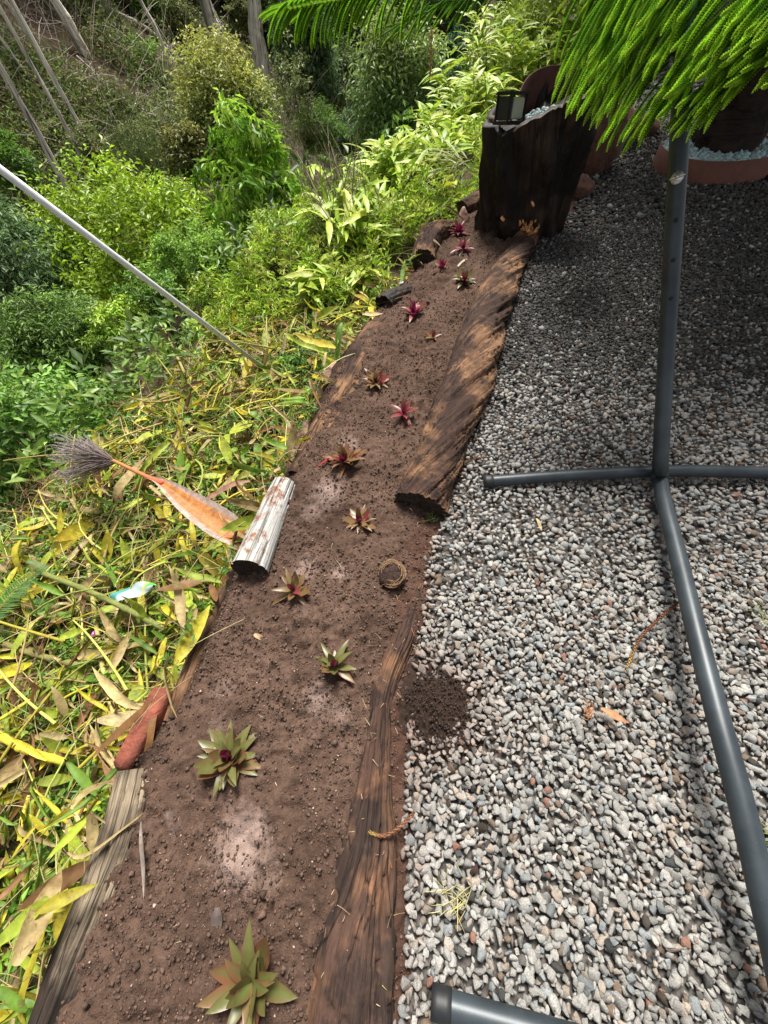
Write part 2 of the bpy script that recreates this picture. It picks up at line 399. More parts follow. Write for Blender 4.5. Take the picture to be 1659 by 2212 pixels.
ys = np.concatenate([np.arange(-2, 6, .1), np.linspace(6, 26, 30)]); nx = 60
V = []
for y in ys:
    x0 = Rx(y) - .12; V.append(P3(x0 + np.linspace(0, 1, nx) ** 1.5 * 25, y, 0.0))
V = np.array(V).reshape(-1, 3); V[:, 2] = -.012 + .008 * fbm(V * 2.2, 3)
gb = ob('gravel_bed_ground', mesh('gravel_bed_ground', V, grid_faces(len(ys), nx), smooth=True), MAT['gravel_base'])
tag(gb, 'dark fines under the loose gravel', None, kind='structure')

ASH = [(530, 1830, .085, 1.0), (500, 1800, .05, .7), (560, 1790, .05, .9), (710, 1075, .085, .95), (680, 1110, .07, .7), (755, 970, .06, .8), (665, 1240, .055, .8), (737, 1250, .04, .75), (490, 1490, .05, .55),
       (690, 1515, .05, .8), (738, 1545, .045, .6), (375, 1760, .02, .6), (480, 1570, .05, .5), (655, 1330, .05, .4), (385, 1790, .03, .5), (790, 1060, .05, .3), (640, 1140, .06, .35), (600, 1230, .05, .3), (590, 1880, .05, .5), (460, 1850, .04, .3)]
def soil_z(x, y):
    l, r = Lx(y), Rx(y); s = np.clip((x - l) / np.maximum(r - l, .05), -.2, 1.3)
    z = .012 + .03 * np.sin(np.clip(s, 0, 1) * np.pi) - .05 * sstep(.06, -.04, x - l) - .012 * sstep(.82, 1.0, s) - .04 * sstep(-.01, .05, x - r)
    z = z + .024 * fbm(P3(x * 4, y * 4, 9), 3) + .014 * fbm(P3(x * 17, y * 17, 5), 3) + .017 * fbm(P3(x * 42, y * 42, 6), 2) * (.35 + vnoise(P3(x * 5, y * 5, 1)))
    cr = np.abs(vnoise(P3(x * 60, y * 60, 2)) - .5); return z + .010 * (vnoise(P3(x * 75, y * 75, 4)) ** 3) - .004 * (cr < .05)
ys = np.concatenate([np.arange(-.75, 2.2, .0062), np.arange(2.2, 5.6, .012)]); nx = 116
X = np.array([np.linspace(Lx(y) - .03, Rx(y) + .06, nx) for y in ys]); Y = np.repeat(ys[:, None], nx, 1)
Z = soil_z(X, Y)
ash = np.zeros_like(X); red = np.zeros_like(X)
for px, py, r, k in ASH:
    c = A2(px, py); d = np.hypot((X - c[0]), (Y - c[1]) * .85); ash = np.maximum(ash, .8 * k * np.exp(-(d / r) ** 2 * 1.1))
red = sstep(.16, .02, np.abs(X - Rx(Y) + .03)) * .75
for px, py, r in [(860, 1560, .1), (850, 1670, .1), (900, 1180, .06), (575, 1180, .05), ]:
    c = A2(px, py); red = np.maximum(red, .9 * np.exp(-(np.hypot(X - c[0], Y - c[1]) / r) ** 2))
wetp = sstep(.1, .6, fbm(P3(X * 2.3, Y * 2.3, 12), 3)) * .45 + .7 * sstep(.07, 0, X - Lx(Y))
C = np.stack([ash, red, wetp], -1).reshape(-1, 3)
soil = ob('soil_bed', mesh('soil_bed', P3(X, Y, Z).reshape(-1, 3), grid_faces(len(ys), nx), C, smooth=True), MAT['soil'])
tag(soil, 'dark brown crumbly planting soil between the logs', None, kind='structure')

# soil crumbs (stuff)
b = Bag(); n = 46000
yy = rng.uniform(-.7, 4.2, n * 2); yy = yy[rng.uniform(size=len(yy)) < np.clip(1.2 - yy / 4.5, .25, 1)][:n]; n = len(yy)
xx = Lx(yy) + rng.uniform(0.0, 1.03, n) * (Rx(yy) - Lx(yy)); dens = vnoise(P3(xx * 5, yy * 5, 8)); k = rng.uniform(size=n) < dens * 1.3; xx, yy = xx[k], yy[k]; n = len(xx)
for v in range(6):
    T = np.array([(1, 0, 0), (-1, 0, 0), (0, 1, 0), (0, -1, 0), (0, 0, 1), (0, 0, -1)], float); T = T * rng.uniform(.7, 1.25, (6, 1)) + rng.normal(size=T.shape) * .12; Fi = np.array([(0, 2, 4), (2, 1, 4), (1, 3, 4), (3, 0, 4), (2, 0, 5), (1, 2, 5), (3, 1, 5), (0, 3, 5)]); s = slice(v, n, 6); m_ = len(xx[s])
    sc = (.0018 + .0046 * rng.uniform(size=m_) ** 3.0); sc = np.where(rng.uniform(size=m_) < .012, sc * 2.0, sc)
    base = np.array([.102, .063, .046]); col = base * rng.uniform(.55, 1.35, (m_, 1)); w = rng.uniform(size=m_) < .04; col[w] = [.38, .28, .23]
    sc = np.where(w, sc * .6, sc)
    pos = P3(xx[s], yy[s], soil_z(xx[s], yy[s]) + sc * .4)
    b.add(*scatter(T, Fi, pos, rotm(unit(m_), unit(m_)), sc, col))
SP = A2(945, 1525); m_ = 1100; q_ = np.sqrt(rng.uniform(size=m_)) * .10; a_ = rng.uniform(0, 6.283, m_); sc = .0012 + .0035 * rng.uniform(size=m_) ** 3
b.add(*scatter(T, Fi, P3(SP[0] + np.cos(a_) * q_, SP[1] + np.sin(a_) * q_, .012 + .02 * (1 - q_ / .1) + sc), rotm(unit(m_), unit(m_)), sc, np.array([.04, .026, .02]) * rng.uniform(.5, 1.4, (m_, 1))))
tag(ob('soil_crumbs', b.mesh('soil_crumbs'), MAT['crumb']), 'loose crumbs and clods of soil on the planting bed', 'soil', kind='stuff')

def bed_bits(i):
    y = rng.uniform(-.6, 2.6); f = rng.uniform() if rng.uniform() < .45 else rng.uniform(.78, 1.02); x = float(Lx(y)) + f * float(Rx(y) - Lx(y)); a = rng.uniform(0, 6.283)
    return np.array([x, y, float(soil_z(x, y)) + (.004 if f < .75 else .03)]), np.array([math.cos(a), math.sin(a), 0.0]), .006 + .022 * rng.uniform() ** 2
# ------------------------------------------------------------------ gravel (stuff)
SP = A2(945, 1525)   # spilled soil patch centre
def gravel():
    b = Bag()
    def layer(x0, x1, y0, y1, pitch, size, zoff, base, cull=None, keep=1.0):
        nxg = int((x1 - x0) / pitch); nyg = int((y1 - y0) / pitch)
        gx_, gy_ = np.meshgrid(x0 + (np.arange(nxg) + .5) * pitch, y0 + (np.arange(nyg) + .5) * pitch)
        x = (gx_ + (np.arange(nyg)[:, None] % 2) * pitch * .5 + rng.uniform(-.42, .42, gx_.shape) * pitch).ravel(); y = (gy_ + rng.uniform(-.42, .42, gy_.shape) * pitch).ravel()
        k = x > Rx(y) - .004 + .028 * fbm(P3(x * 9, y * 9, 0), 3); k &= rng.uniform(size=len(x)) < keep
        d = np.hypot((x - SP[0]) / .085, (y - SP[1]) / .08) + .35 * fbm(P3(x * 22, y * 22, 7), 2); k &= (d > 1) | (rng.uniform(size=len(x)) < .12 * np.clip(d, 0, 1) ** 3)
        # drop what lies far outside the view
        p = P3(x, y, 0) - [0, 0, CAMH]; c = p @ M; dz = np.maximum(c[:, 2], .05)
        px, py = CX + F_ * c[:, 0] / dz, CY + F_ * c[:, 1] / dz; k &= (px < 2100) & (py < 2620) & (px > -200)
        if cull is not None: k &= cull(x, y)
        x, y = x[k], y[k]; n = len(x); vs = 14
        for v in range(vs):
            T, Fi = hull_stone(rng, int(rng.integers(10, 16)), .10 if base is ICO2 else 0); s = slice(v, n, vs); m_ = len(x[s]);
            if m_ == 0: continue
            L = size * np.clip(rng.lognormal(0, .27, m_), .5, 1.8)
            sc = np.stack([L * rng.uniform(.62, .95, m_), L, L * rng.uniform(.5, .8, m_)], -1)
            ax = rng.normal(size=(m_, 3)) * [1, 1, .33]; nn = rng.normal(size=(m_, 3)) * .32 + [0, 0, 1]
            X_, Y_ = x[s], y[s]; r1 = rng.uniform(size=m_)
            val = rng.normal(.29, .045, m_).clip(.14, .42)
            tint = np.ones((m_, 3)) * [1, .965, .90]
            c = val[:, None] * tint
            tn = r1 < .13; c[tn] = val[tn, None] * np.array([1.0, .84, .70])
            bl = (r1 > .13) & (r1 < .24); c[bl] = val[bl, None] * np.array([.86, .92, .93]) * .85
            rd = r1 > .994; c[rd] = [.22, .115, .085]
            bn = (r1 > .955) & (r1 < .994); c[bn] = [.16, .115, .085]
            wet = sstep(.9, 2.2, Y_ + .25 * (X_ - 1) + .5 * fbm(P3(X_ * 1.5, Y_ * 1.5, 4), 3))  # wet stones, share raised to put the pine shade into their colour
            dk = rng.uniform(size=m_) < .06 + .86 * wet; c[dk] *= rng.uniform(.14, .36, (dk.sum(), 1))  # darkened beyond damp so the stones carry part of the shade
            dirt = np.exp(-(np.hypot(X_ - SP[0], Y_ - SP[1]) / .16) ** 2) + .25 * (X_ < Rx(Y_) + .05); c = c * (1 - .55 * np.clip(dirt, 0, 1)[:, None] * np.array([.5, .8, .9]))
            pos = P3(X_, Y_, zoff + rng.uniform(-.3, .45, m_) * size * .6)
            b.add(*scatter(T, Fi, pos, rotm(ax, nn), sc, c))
        return n
    near = lambda x, y: (y < .55) & (x < 1.3)
    far = lambda x, y: ~((y < .55) & (x < 1.3))
    a1 = layer(-.2, 1.3, -.8, .55, .0155, .0120, .009, ICO2, near)
    a2 = layer(-.2, 1.3, -.8, .55, .021, .0118, -.001, ICO1, near)
    a3 = layer(.0, 3.4, -.8, 3.2, .0180, .0130, .008, ICO1, far)
    a4 = layer(1.0, 6.4, 3.2, 6.6, .030, .0195, .008, ICO1, None, .95)
    a5 = layer(3.0, 14, 6.6, 12, .075, .045, .005, ICO1, None, .9)
    print('gravel', a1, a2, a3, a4, a5)
    return b
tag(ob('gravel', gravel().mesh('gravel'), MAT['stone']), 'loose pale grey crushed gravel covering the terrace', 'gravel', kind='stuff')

# spilled soil mound
n = 60; a = np.linspace(-1, 1, n); GXs, GYs = np.meshgrid(a * .14, a * .14)
rr = np.hypot(GXs / .085, GYs / .082) + .3 * fbm(P3(GXs * 20, GYs * 20, 3), 3)
zz = .022 * np.clip(1.15 - rr, -.9, 1) + .012 * fbm(P3(GXs * 60, GYs * 60, 2), 4)
m_ = mesh('spilled_soil', P3(GXs, GYs, zz).reshape(-1, 3), grid_faces(n, n), np.repeat([[0, 0, .9]], n * n, 0), smooth=True)
tag(ob('spilled_soil', m_, MAT['soil'], loc=(SP[0], SP[1], .004)), 'dark round patch of soil spilled onto the gravel beside the log', 'soil', kind='stuff')

# ------------------------------------------------------------------ logs
def log_mesh(pts, rad, seed, amp=.16, twist=1.5, flat=.85, rings=110, sides=56, rough=1.0):
    pts = np.asarray(pts, float); path = catmull(pts, rings); rad = np.interp(np.linspace(0, 1, rings), np.linspace(0, 1, len(rad)), rad)
    T, A, B = frames(path); L = np.r_[0, np.cumsum(np.linalg.norm(np.diff(path, axis=0), axis=1))]
    a = np.linspace(0, 2 * np.pi, sides + 1); tw = a[None] + twist * L[:, None]
    q = P3(np.cos(tw) * 2.2, np.sin(tw) * 2.2, L[:, None] * 1.6 + seed)
    q2 = P3(np.cos(tw) * 7, np.sin(tw) * 7, L[:, None] * 3 + seed * 2)
    q3 = P3(np.cos(tw) * 20, np.sin(tw) * 20, L[:, None] * 9 + seed * 3)
    ridg = 1 - 2 * np.abs(vnoise(q2) - .5) * 2
    rr = 1 + amp * rough * (fbm(q, 3) * 1.3) + amp * .35 * (ridg - .5) + amp * .45 * (vnoise(q3) - .5) + amp * .3 * (vnoise(P3(np.cos(tw) * 34, np.sin(tw) * 34, L[:, None] * 6 + seed)) - .5)
    crack = np.abs(vnoise(P3(np.cos(tw) * 4.3, np.sin(tw) * 4.3, L[:, None] * .8 + seed * 5)) - .5); rr = rr - .16 * (crack < .022)
    V = path[:, None] + (A[:, None] * np.cos(a)[None, :, None] + B[:, None] * (np.sin(a) * flat)[None, :, None]) * (rad[:, None] * rr)[..., None]
    uv = np.stack([np.repeat(a[None], rings, 0) * rad.mean() + twist * L[:, None] * rad.mean(), np.repeat(L[:, None], sides + 1, 1)], -1)
    return V, uv.reshape(-1, 2), path, T
def make_log(label, pts, rad, mat, seed, name='log', ends=(1, 1), hollow=False, sides=56, rings=110, group='retaining logs of the planting bed', **k):
    V, uv, path, T = log_mesh(pts, rad, seed, sides=sides, rings=rings, **k)
    o0 = path[len(path) // 2]; root = thing(name, label, 'log', (o0[0], o0[1], 0), group); off = np.array([o0[0], o0[1], 0])
    ob('log_body', mesh('log_body', (V - off).reshape(-1, 3), grid_faces(V.shape[0], V.shape[1]), uv=uv, smooth=True), MAT[mat], root)
    for e, want in zip((0, -1), ends):
        if not want: continue
        ring = V[e, :-1] - off; c = ring.mean(0); ins = T[e] * (.0 if e == 0 else 0)
        rs = np.array([1.0, .97, .8, .6, .4, .2, .02]); dep = np.array([0, .004, .006, .004, .009, .005, .012]) * (1 if e == 0 else -1)
        if hollow: dep = np.array([0, .006, .02, .05, .08, .09, .09]) * (1 if e == 0 else -1)
        Q = np.array([c + (ring - c) * r_ + T[e] * (d_) + T[e] * .004 * fbm(ring * 40 + r_ * 9, 2)[:, None] for r_, d_ in zip(rs, dep)])
        ns = ring.shape[0]
        uvq = np.stack([np.repeat(np.linspace(0, .4, ns)[None], len(rs), 0), np.repeat(rs[:, None] * .08, ns, 1)], -1).reshape(-1, 2)
        ob('cut_end', mesh('cut_end', Q.reshape(-1, 3), grid_faces(len(rs), ns, True), uv=uvq, smooth=True), MAT['cutend'], root)
    return root
def pxpath(lst, zs):
    """list of (px,py,half width px) -> world points and radii"""
    P_, r_ = [], []
    for (x, y, h), z in zip(lst, zs): p = at(x, y, z); P_.append(p); r_.append(h * depth(p) / F_ * .98)
    return P_, r_
P_, r_ = pxpath([(905, 1092, 60), (955, 972, 50), (1012, 825, 55), (1046, 710, 47), (1088, 602, 37), (1128, 530, 26), (1146, 500, 18)], [.045, .05, .055, .05, .05, .05, .06])
make_log('long twisted dark log with tan weathered streaks beside the gravel', P_, r_, 'log_dark', 3.3, ends=(1, 1), amp=.2, twist=4, flat=.75, rings=200, sides=80)
P_, r_ = pxpath([(905, 1262, 12), (872, 1368, 27), (838, 1455, 27), (822, 1523, 26), (815, 1617, 33), (806, 1720, 44), (798, 1826, 66), (778, 1950, 86), (764, 2060, 108), (750, 2240, 116), (738, 2400, 116)], [.0, .0, .005, .01, .008, .0, -.005, -.01, -.012, -.015, -.015])
make_log('long half buried reddish brown log along the near gravel edge', P_, r_, 'log_half', 8.1, ends=(0, 0), amp=.2, twist=.6, flat=.62, rings=200, sides=80)
P_, r_ = pxpath([(299, 1662, 37), (272, 1795, 46), (224, 1935, 50), (178, 2050, 50), (114, 2225, 50), (66, 2360, 50)], [-.015, -.02, -.025, -.025, -.02, -.02])
make_log('grey streaked log holding the near left end of the soil bed', P_, r_, 'log_grey', 5.7, amp=.2, twist=.5, flat=1.0)
P_, r_ = pxpath([(486, 1275, 14), (455, 1345, 19), (425, 1425, 22), (378, 1560, 24)], [-.03, -.04, -.045, -.05])
make_log('thin charred log below the bleached log on the slope side', P_, r_, 'log_dark', 15.2, amp=.12, twist=.3, flat=1.0)
P_, r_ = pxpath([(539, 1231, 41), (578, 1135, 33), (615, 1046, 26)], [.058, .035, .02])
make_log('bleached white cut log with a dark end and long cracks', P_, r_, 'log_white', 2.2, amp=.035, twist=.1, flat=.95, sides=72)
P_, r_ = pxpath([(640, 1025, 20), (698, 925, 29), (748, 838, 33), (776, 772, 34), (812, 704, 22)], [-.02, -.01, -.005, 0, 0])
make_log('dark slab log with a bare tan patch on the slope edge', P_, r_, 'log_dark', 21.4, amp=.16, twist=1, flat=.55)
P_, r_ = pxpath([(914, 563, 25), (922, 530, 26), (938, 506, 25), (975, 492, 16)], [.045, .05, .055, .05])
make_log('short curved brown log with a dark cut end above the slab log', P_, r_, 'log_dark', 31.4, amp=.12, twist=1, flat=.95)
P_, r_ = pxpath([(829, 662, 25), (850, 648, 25), (885, 632, 18)], [.005, .0, -.02])
make_log('black hollow log end poking out of the soil edge', P_, r_, 'stump', 41.4, amp=.16, twist=1, flat=.9, hollow=True)
P_, r_ = pxpath([(998, 449, 16), (1025, 436, 18), (1058, 416, 19)], [.05, .05, .05])
make_log('small dark log lying against the left foot of the stump', P_, r_, 'log_dark', 51.4, amp=.12, twist=1, flat=.8)
# knot beside the half buried log
kp = at(847, 1243, .045); root = thing('wood_knot', 'round fibrous wood knot beside the half buried log', 'wood knot', kp)
T, Fi = ICO3; T = T * [.045, .05, .028]; T = T * (1 + .18 * fbm(T * 40, 3))[:, None] ; uvk = np.stack([np.arctan2(T[:, 1], T[:, 0]) * .05, T[:, 2] * 2], -1)
ob('knot_body', mesh('knot_body', T, Fi, uv=uvk, smooth=True), MAT['log_half'], root)
bb = Bag()
for i in range(60):
    a0 = rng.uniform(-2.2, 2.2); r0 = rng.uniform(.028, .05); th = np.linspace(a0, a0 + rng.uniform(.3, 1.2), 7)
    bb.add(*tube(np.stack([np.cos(th) * r0, np.sin(th) * r0 * 1.1, np.sqrt(np.maximum(.001, 1 - (r0 / .056) ** 2)) * .03 + rng.uniform(0, .006, 7)], -1), .0008, 4, False), (.28, .17, .09))
ob('bark_fibres', bb.mesh('bark_fibres'), MAT['straw'], root)

# splintered orange wood on the long log tip, chips on the stump
def chip(px, py, z, sx, label, name='wood_chip', dep=None):
    p = at(px, py, z) if dep is None else atZ(px, py, dep)
    T, Fi = facet_stone(ICO2, rng, 8); T = T * [1, 1, .35]; T = T * (1 + .35 * fbm(T * 3 + px, 3))[:, None]; T = T * sx
    c = np.array([.75, .36, .15]) * (.7 + .6 * vnoise(T / sx * 5))[:, None]
    o = ob(name, mesh(name, T, Fi, c), MAT['straw'], loc=p); o.rotation_euler = (R(50), R(10), random.uniform(0, 3)); return tag(o, label, 'wood chip')

# stump ---------------------------------------------------------------
sc_ = np.array([*(at(1116, 500)[:2]), 0]); sc_[:2] += np.array(sc_[:2]) / np.linalg.norm(sc_[:2]) * .05
def stump_top_z():
    r = ray(1165, 222); s = np.linalg.norm(sc_[:2]); return CAMH + r[2] * s / np.hypot(r[0], r[1])
SZ = stump_top_z(); STX = above(1180, 222, sc_)
root = thing('tree_stump', 'tall black fluted tree stump at the far end of the bed', 'stump', sc_)
rings, sides = 90, 128; a = np.linspace(0, 2 * np.pi, sides + 1); zt = np.linspace(0, 1, rings)[:, None]
top = SZ + .03 + .09 * fbm(P3(np.cos(a) * 3, np.sin(a) * 3, 6), 4) + .10 * np.cos(a + .2) - .02
fl = 1 + .12 * np.sin(a * 6 + 1.2 + zt * .9 + 1.5 * np.sin(a * 2)) + .16 * fbm(P3(np.cos(a + zt * .5) * 3.5, np.sin(a + zt * .5) * 3.5, zt * 1.6), 4) + .20 * (1 - 2 * np.abs(vnoise(P3(np.cos(a + zt * .4) * 7, np.sin(a + zt * .4) * 9, zt * 2)) - .5))
rad = (.235 + .075 * zt + .03 * (1 - zt) ** 4) * fl
dxy = (STX - sc_)[:2]
V = P3(np.cos(a) * rad + dxy[0] * zt, np.sin(a) * rad * .9 + dxy[1] * zt, -.06 + zt * (top + .06))
uv = np.stack([np.repeat(a[None] * .3, rings, 0) + .1 * zt, np.repeat(zt * SZ, sides + 1, 1)], -1).reshape(-1, 2)
ob('stump_body', mesh('stump_body', V.reshape(-1, 3), grid_faces(rings, sides + 1), uv=uv, smooth=True), MAT['stump'], root)
ring = V[-1, :-1]; c0 = ring.mean(0); rs = np.array([1, .93, .86, .8, .4, .02]); dz = np.array([0, .012, -.02, -.07, -.07, -.07])
Q = np.array([c0 + (ring - c0) * r1 + [0, 0, d1] for r1, d1 in zip(rs, dz)])
ob('stump_top', mesh('stump_top', Q.reshape(-1, 3), grid_faces(len(rs), sides, True), uv=np.zeros((len(rs) * sides, 2)), smooth=True), MAT['stump'], root)
for px, py, z, s_, lb in [(1151, 440, 0, .022, 'small orange wood chip high on the face of the black stump'), (1086, 472, 0, .022, 'pale curled wood chip low on the left face of the stump')]:
    r = ray(px, py); s0 = np.hypot(*(sc_[:2])) - .30; t = s0 / np.hypot(r[0], r[1]); chip(px, py, 0, s_, lb, dep=t)
p = at(1138, 497, .11); rt = thing('splintered_wood', 'bright orange splintered wood at the tip of the twisted log', 'splintered wood', p)
bb = Bag()
for i in range(46):
    q0 = rng.normal(size=3) * [.025, .045, .014]; d = np.array([.35, .8, .35]) + rng.normal(size=3) * .4; d /= np.linalg.norm(d); L = rng.uniform(.02, .055)
    bb.add(*tube(np.array([q0, q0 + d * L * .5 + rng.normal(size=3) * .003, q0 + d * L]), [.007, .006, .001], 5), np.array([.6, .28, .11]) * rng.uniform(.5, 1.2))
ob('splinters', bb.mesh('splinters'), MAT['straw'], rt)

# lantern, rusty sheet, pebbles on the stump ---------------------------
def boxm(sx, sy, sz, c=(0, 0, 0), bev=0):
    import bmesh
    bm = bmesh.new(); bmesh.ops.create_cube(bm, size=1)
    for v in bm.verts: v.co.x = v.co.x * sx + c[0]; v.co.y = v.co.y * sy + c[1]; v.co.z = v.co.z * sz + c[2]
    if bev: bmesh.ops.bevel(bm, geom=bm.edges[:], offset=bev, segments=2, affect='EDGES')
    m = bpy.data.meshes.new('box'); bm.to_mesh(m); bm.free(); return m
lz = SZ + .045; lp = above(1106, 218, sc_) * [.95, .95, 1]; lp = np.array([lp[0], lp[1], lp[2]]); 
lt = thing('solar_lantern', 'small black box lantern with a milky panel on top of the stump', 'lantern', lp); lt.rotation_euler = (R(-6), R(8), R(28))
for sx in (-1, 1):
    for sy in (-1, 1): ob('frame_post', boxm(.012, .012, .12, (sx * .068, sy * .05, 0), .002), MAT['black'], lt)
ob('lid', boxm(.16, .125, .014, (0, 0, .062), .004), MAT['black'], lt); ob('base', boxm(.16, .125, .016, (0, 0, -.062), .004), MAT['black'], lt)
ob('panel', boxm(.10, .085, .092, (.012, -.004, 0), .006), MAT['glass'], lt); ob('side_plate', boxm(.03, .095, .10, (-.053, 0, 0), .003), MAT['rubber'], lt)
th = np.linspace(R(20), R(165), 40); hh = .02 + .10 * np.sin((th - th[0]) / (th[-1] - th[0]) * np.pi) ** .8
cen = above(1190, 215, sc_); ctr = np.array([STX[0] + .09, STX[1], SZ])
inner = np.stack([np.cos(th) * .25, np.sin(th) * .23 , 0 * th], -1); rows = []
for rr_, zz_ in ((1, 0), (1, 1), (1.03, 1), (1.03, 0)): rows.append(inner * [rr_, rr_, 1] + np.stack([0 * th, 0 * th, -.08 + zz_ * (hh + .08)], -1))
V = np.array(rows).reshape(-1, 3)
o = ob('rusty_edging', mesh('rusty_edging', V, grid_faces(4, 40), smooth=False), MAT['rust_dark'], loc=ctr); tag(o, 'curved rust red steel sheet standing behind the pebbles on the stump', 'steel sheet')
def pebbles(name, label, fn, n, size, cat='pebbles'):
    b = Bag(); 
    for v in range(6):
        T, Fi = facet_stone(ICO1 if n > 900 else ICO2, rng, 7, .75, 1.0); p = fn(n // 6); m_ = len(p); L = size * rng.uniform(.7, 1.3, m_)
        sc = np.stack([L * .75, L, L * .6], -1); col = np.array([.30, .40, .40]) * rng.uniform(.6, 1.45, (m_, 1)) * (1 + rng.normal(0, .04, (m_, 3)))
        b.add(*scatter(T, Fi, p, rotm(rng.normal(size=(m_, 3)), rng.normal(size=(m_, 3)) + [0, 0, 1]), sc, col))
    return tag(ob(name, b.mesh(name, True), MAT['pebble']), label, cat, kind='stuff')
def disc(c, r, z, zr=.012, sq=1.0):
    def f(n):
        a = rng.uniform(0, 6.283, n); q = r * np.sqrt(rng.uniform(size=n)); return np.stack([c[0] + np.cos(a) * q, c[1] + np.sin(a) * q * sq, z + rng.uniform(-zr, zr, n) + .02 * (1 - (q / r) ** 2)], -1)
    return f
pebbles('pebble_filling', 'blue grey pebbles filling the hollow top of the stump', disc(ctr, .2, SZ - .075), 420, .018)

# ring planter + pebbles ---------------------------------------------
pc = (at(1405, 372)[:2] + at(1655, 372)[:2]) / 2; PR = np.linalg.norm(at(1405, 372)[:2] - at(1655, 372)[:2]) / 2 ; pc = pc + np.array([.12, .30]) * PR * .0 + pc / np.linalg.norm(pc) * .12
root = thing('steel_ring_planter', 'low round rust red steel ring around the pine trunk', 'planter', (pc[0], pc[1], 0))
a = np.linspace(0, 2 * np.pi, 97)[:-1]; rows = [P3(np.cos(a) * r1, np.sin(a) * r1, z1 + .004 * np.sin(a * 3)) for r1, z1 in ((PR, -.02), (PR, .15), (PR + .006, .153), (PR + .012, .15), (PR + .012, -.02))]
rows = [r_[:, :] * [1, 1, 1] for r_ in rows]
ob('ring_wall', mesh('ring_wall', np.array(rows).reshape(-1, 3), grid_faces(5, 96, True), smooth=True), MAT['rust'], root)
pebbles('ring_pebbles', 'blue grey pebbles heaped inside the steel ring planter', disc(pc, PR * .97, .125), 1700, .026)

# red boulders behind stump --------------------------------------------
for px, py, s_, sq, lb in [(1276, 345, .22, 1.35, 'tall upright red brown boulder at the right of the stump'), (1325, 292, .20, .9, 'rounded red boulder further behind the upright boulder'), (1240, 400, .13, .7, 'grey brown rock at the right foot of the stump'), (1385, 268, .16, .7, 'low rust coloured rock partly under the pine fronds')]:
    p = at(px, py + 22, 0); T, Fi = facet_stone(ICO3, rng, 10, .7, 1); T = T * (1 + .3 * fbm(T * 2 + px, 4) + .12 * fbm(T * 7 + px, 3))[:, None] * [s_, s_, s_ * sq]
    c = np.array([.11, .052, .036]) * (.6 + .8 * vnoise(T * 9))[:, None]; c = np.where((vnoise(T * 5 + 3) > .62)[:, None], np.array([.22, .19, .16]), c)
    tag(ob('boulder', mesh('boulder', T, Fi, c, smooth=True), MAT['rock'], loc=(p[0], p[1], s_ * sq * .55)), lb, 'boulder')
# stones under left edge
for px, py, z, sx, sy, lb in [(714, 820, -.1, .06, .17, 'long pinkish stone wedged below the upper slab log'), (664, 946, -.1, .055, .12, 'flat reddish stone below the middle of the slab log'), (637, 1003, -.1, .06, .09, 'rounded red brown stone next to the bleached log'), (1000, 470, .0, .04, .06, 'small stone beside the curved log')]:
    p = at(px, py, z); T, Fi = facet_stone(ICO3, rng, 9, .75, 1); T = T * (1 + .1 * fbm(T * 2 + px, 3))[:, None] * [sx, sy, .07]
    c = np.array([.33, .2, .15]) * (.7 + .6 * vnoise(T * 20))[:, None]
    o = ob('stone', mesh('stone', T, Fi, c, smooth=True), MAT['rock'], loc=p); o.rotation_euler = (0, 0, R(-22)); tag(o, lb, 'stone')
# laterite block
p = at(345, 1578, -.10); T, Fi = ICO3; T = np.sign(T) * np.abs(T) ** .22; T = T / np.abs(T).max(0); T = T * (1 + .05 * fbm(T * 3, 4))[:, None] * [.034, .115, .11]
c = np.array([.20, .06, .038]) * (.7 + .6 * vnoise(T * 40))[:, None]
o = ob('laterite_block', mesh('laterite_block', T, Fi, c, smooth=True), MAT['rock'], loc=p); o.rotation_euler = (0, 0, R(-20)); tag(o, 'pitted brick red stone block beneath the near left log end', 'stone block')

# ------------------------------------------------------------------ hammock stand
def tubeo(name, pts, r, mat, parent, sides=32, n=40):
    path = catmull(pts, n); V, Fq = tube(path, r, sides, True); m = mesh(name, V, tri(Fq), smooth=True); return ob(name, m, MAT[mat], parent)
hj = at(1425, 1018, .055)
hs = thing('hammock_stand', 'dark slate tubular steel hammock stand lying across the gravel', 'hammock stand')
fl_ = at(1052, 1040, .027); fr_ = at(1640 + 250, 1030, .027)
tubeo('cross_foot', [fl_, at(1240, 1026, .042), hj, at(1560, 1018, .052), fr_], .0235, 'metal', hs)
d = (at(1150, 1033, .034) - fl_); d /= np.linalg.norm(d); tubeo('end_cap', [fl_ - d * .012, fl_ + d * .022], .0262, 'rubber', hs, n=4)
f2 = at(945, 2166, .03); f2b = at(1100, 2210, .045); f2c = at(1330, 2275, .07); f2d = at(1700, 2370, .09)
tubeo('cross_foot', [f2, f2b, f2c, f2d], .0245, 'metal', hs)
d = (f2b - f2); d /= np.linalg.norm(d); tubeo('end_cap', [f2 - d * .012, f2 + d * .030], .0272, 'rubber', hs, n=4)
bm_pts = [hj + [0, 0, .0], at(1433, 1075, .075), at(1465, 1203, .11), at(1505, 1369, .15), at(1550, 1545, .17), at(1597, 1720, .17), at(1655, 1960, .15), at(1720, 2250, .1)]
tubeo('beam', bm_pts, .0252, 'metal', hs, n=80)
arm = [hj + [0, 0, .01], atZ(1427, 985, 1.44), atZ(1447, 640, 1.32), atZ(1468, 300, 1.17), atZ(1478, 120, 1.10), atZ(1484, -60, 1.04)]
tubeo('arm', arm, .0256, 'metal', hs, n=60)
tubeo('collar', [at(1424, 1004, .07), at(1425, 1034, .07)], .0285, 'metal', hs, n=3)
ap = catmull(arm, 400); apx = np.array([CY + F_ * ((q - [0, 0, CAMH]) @ cd) / depth(q) for q in ap])
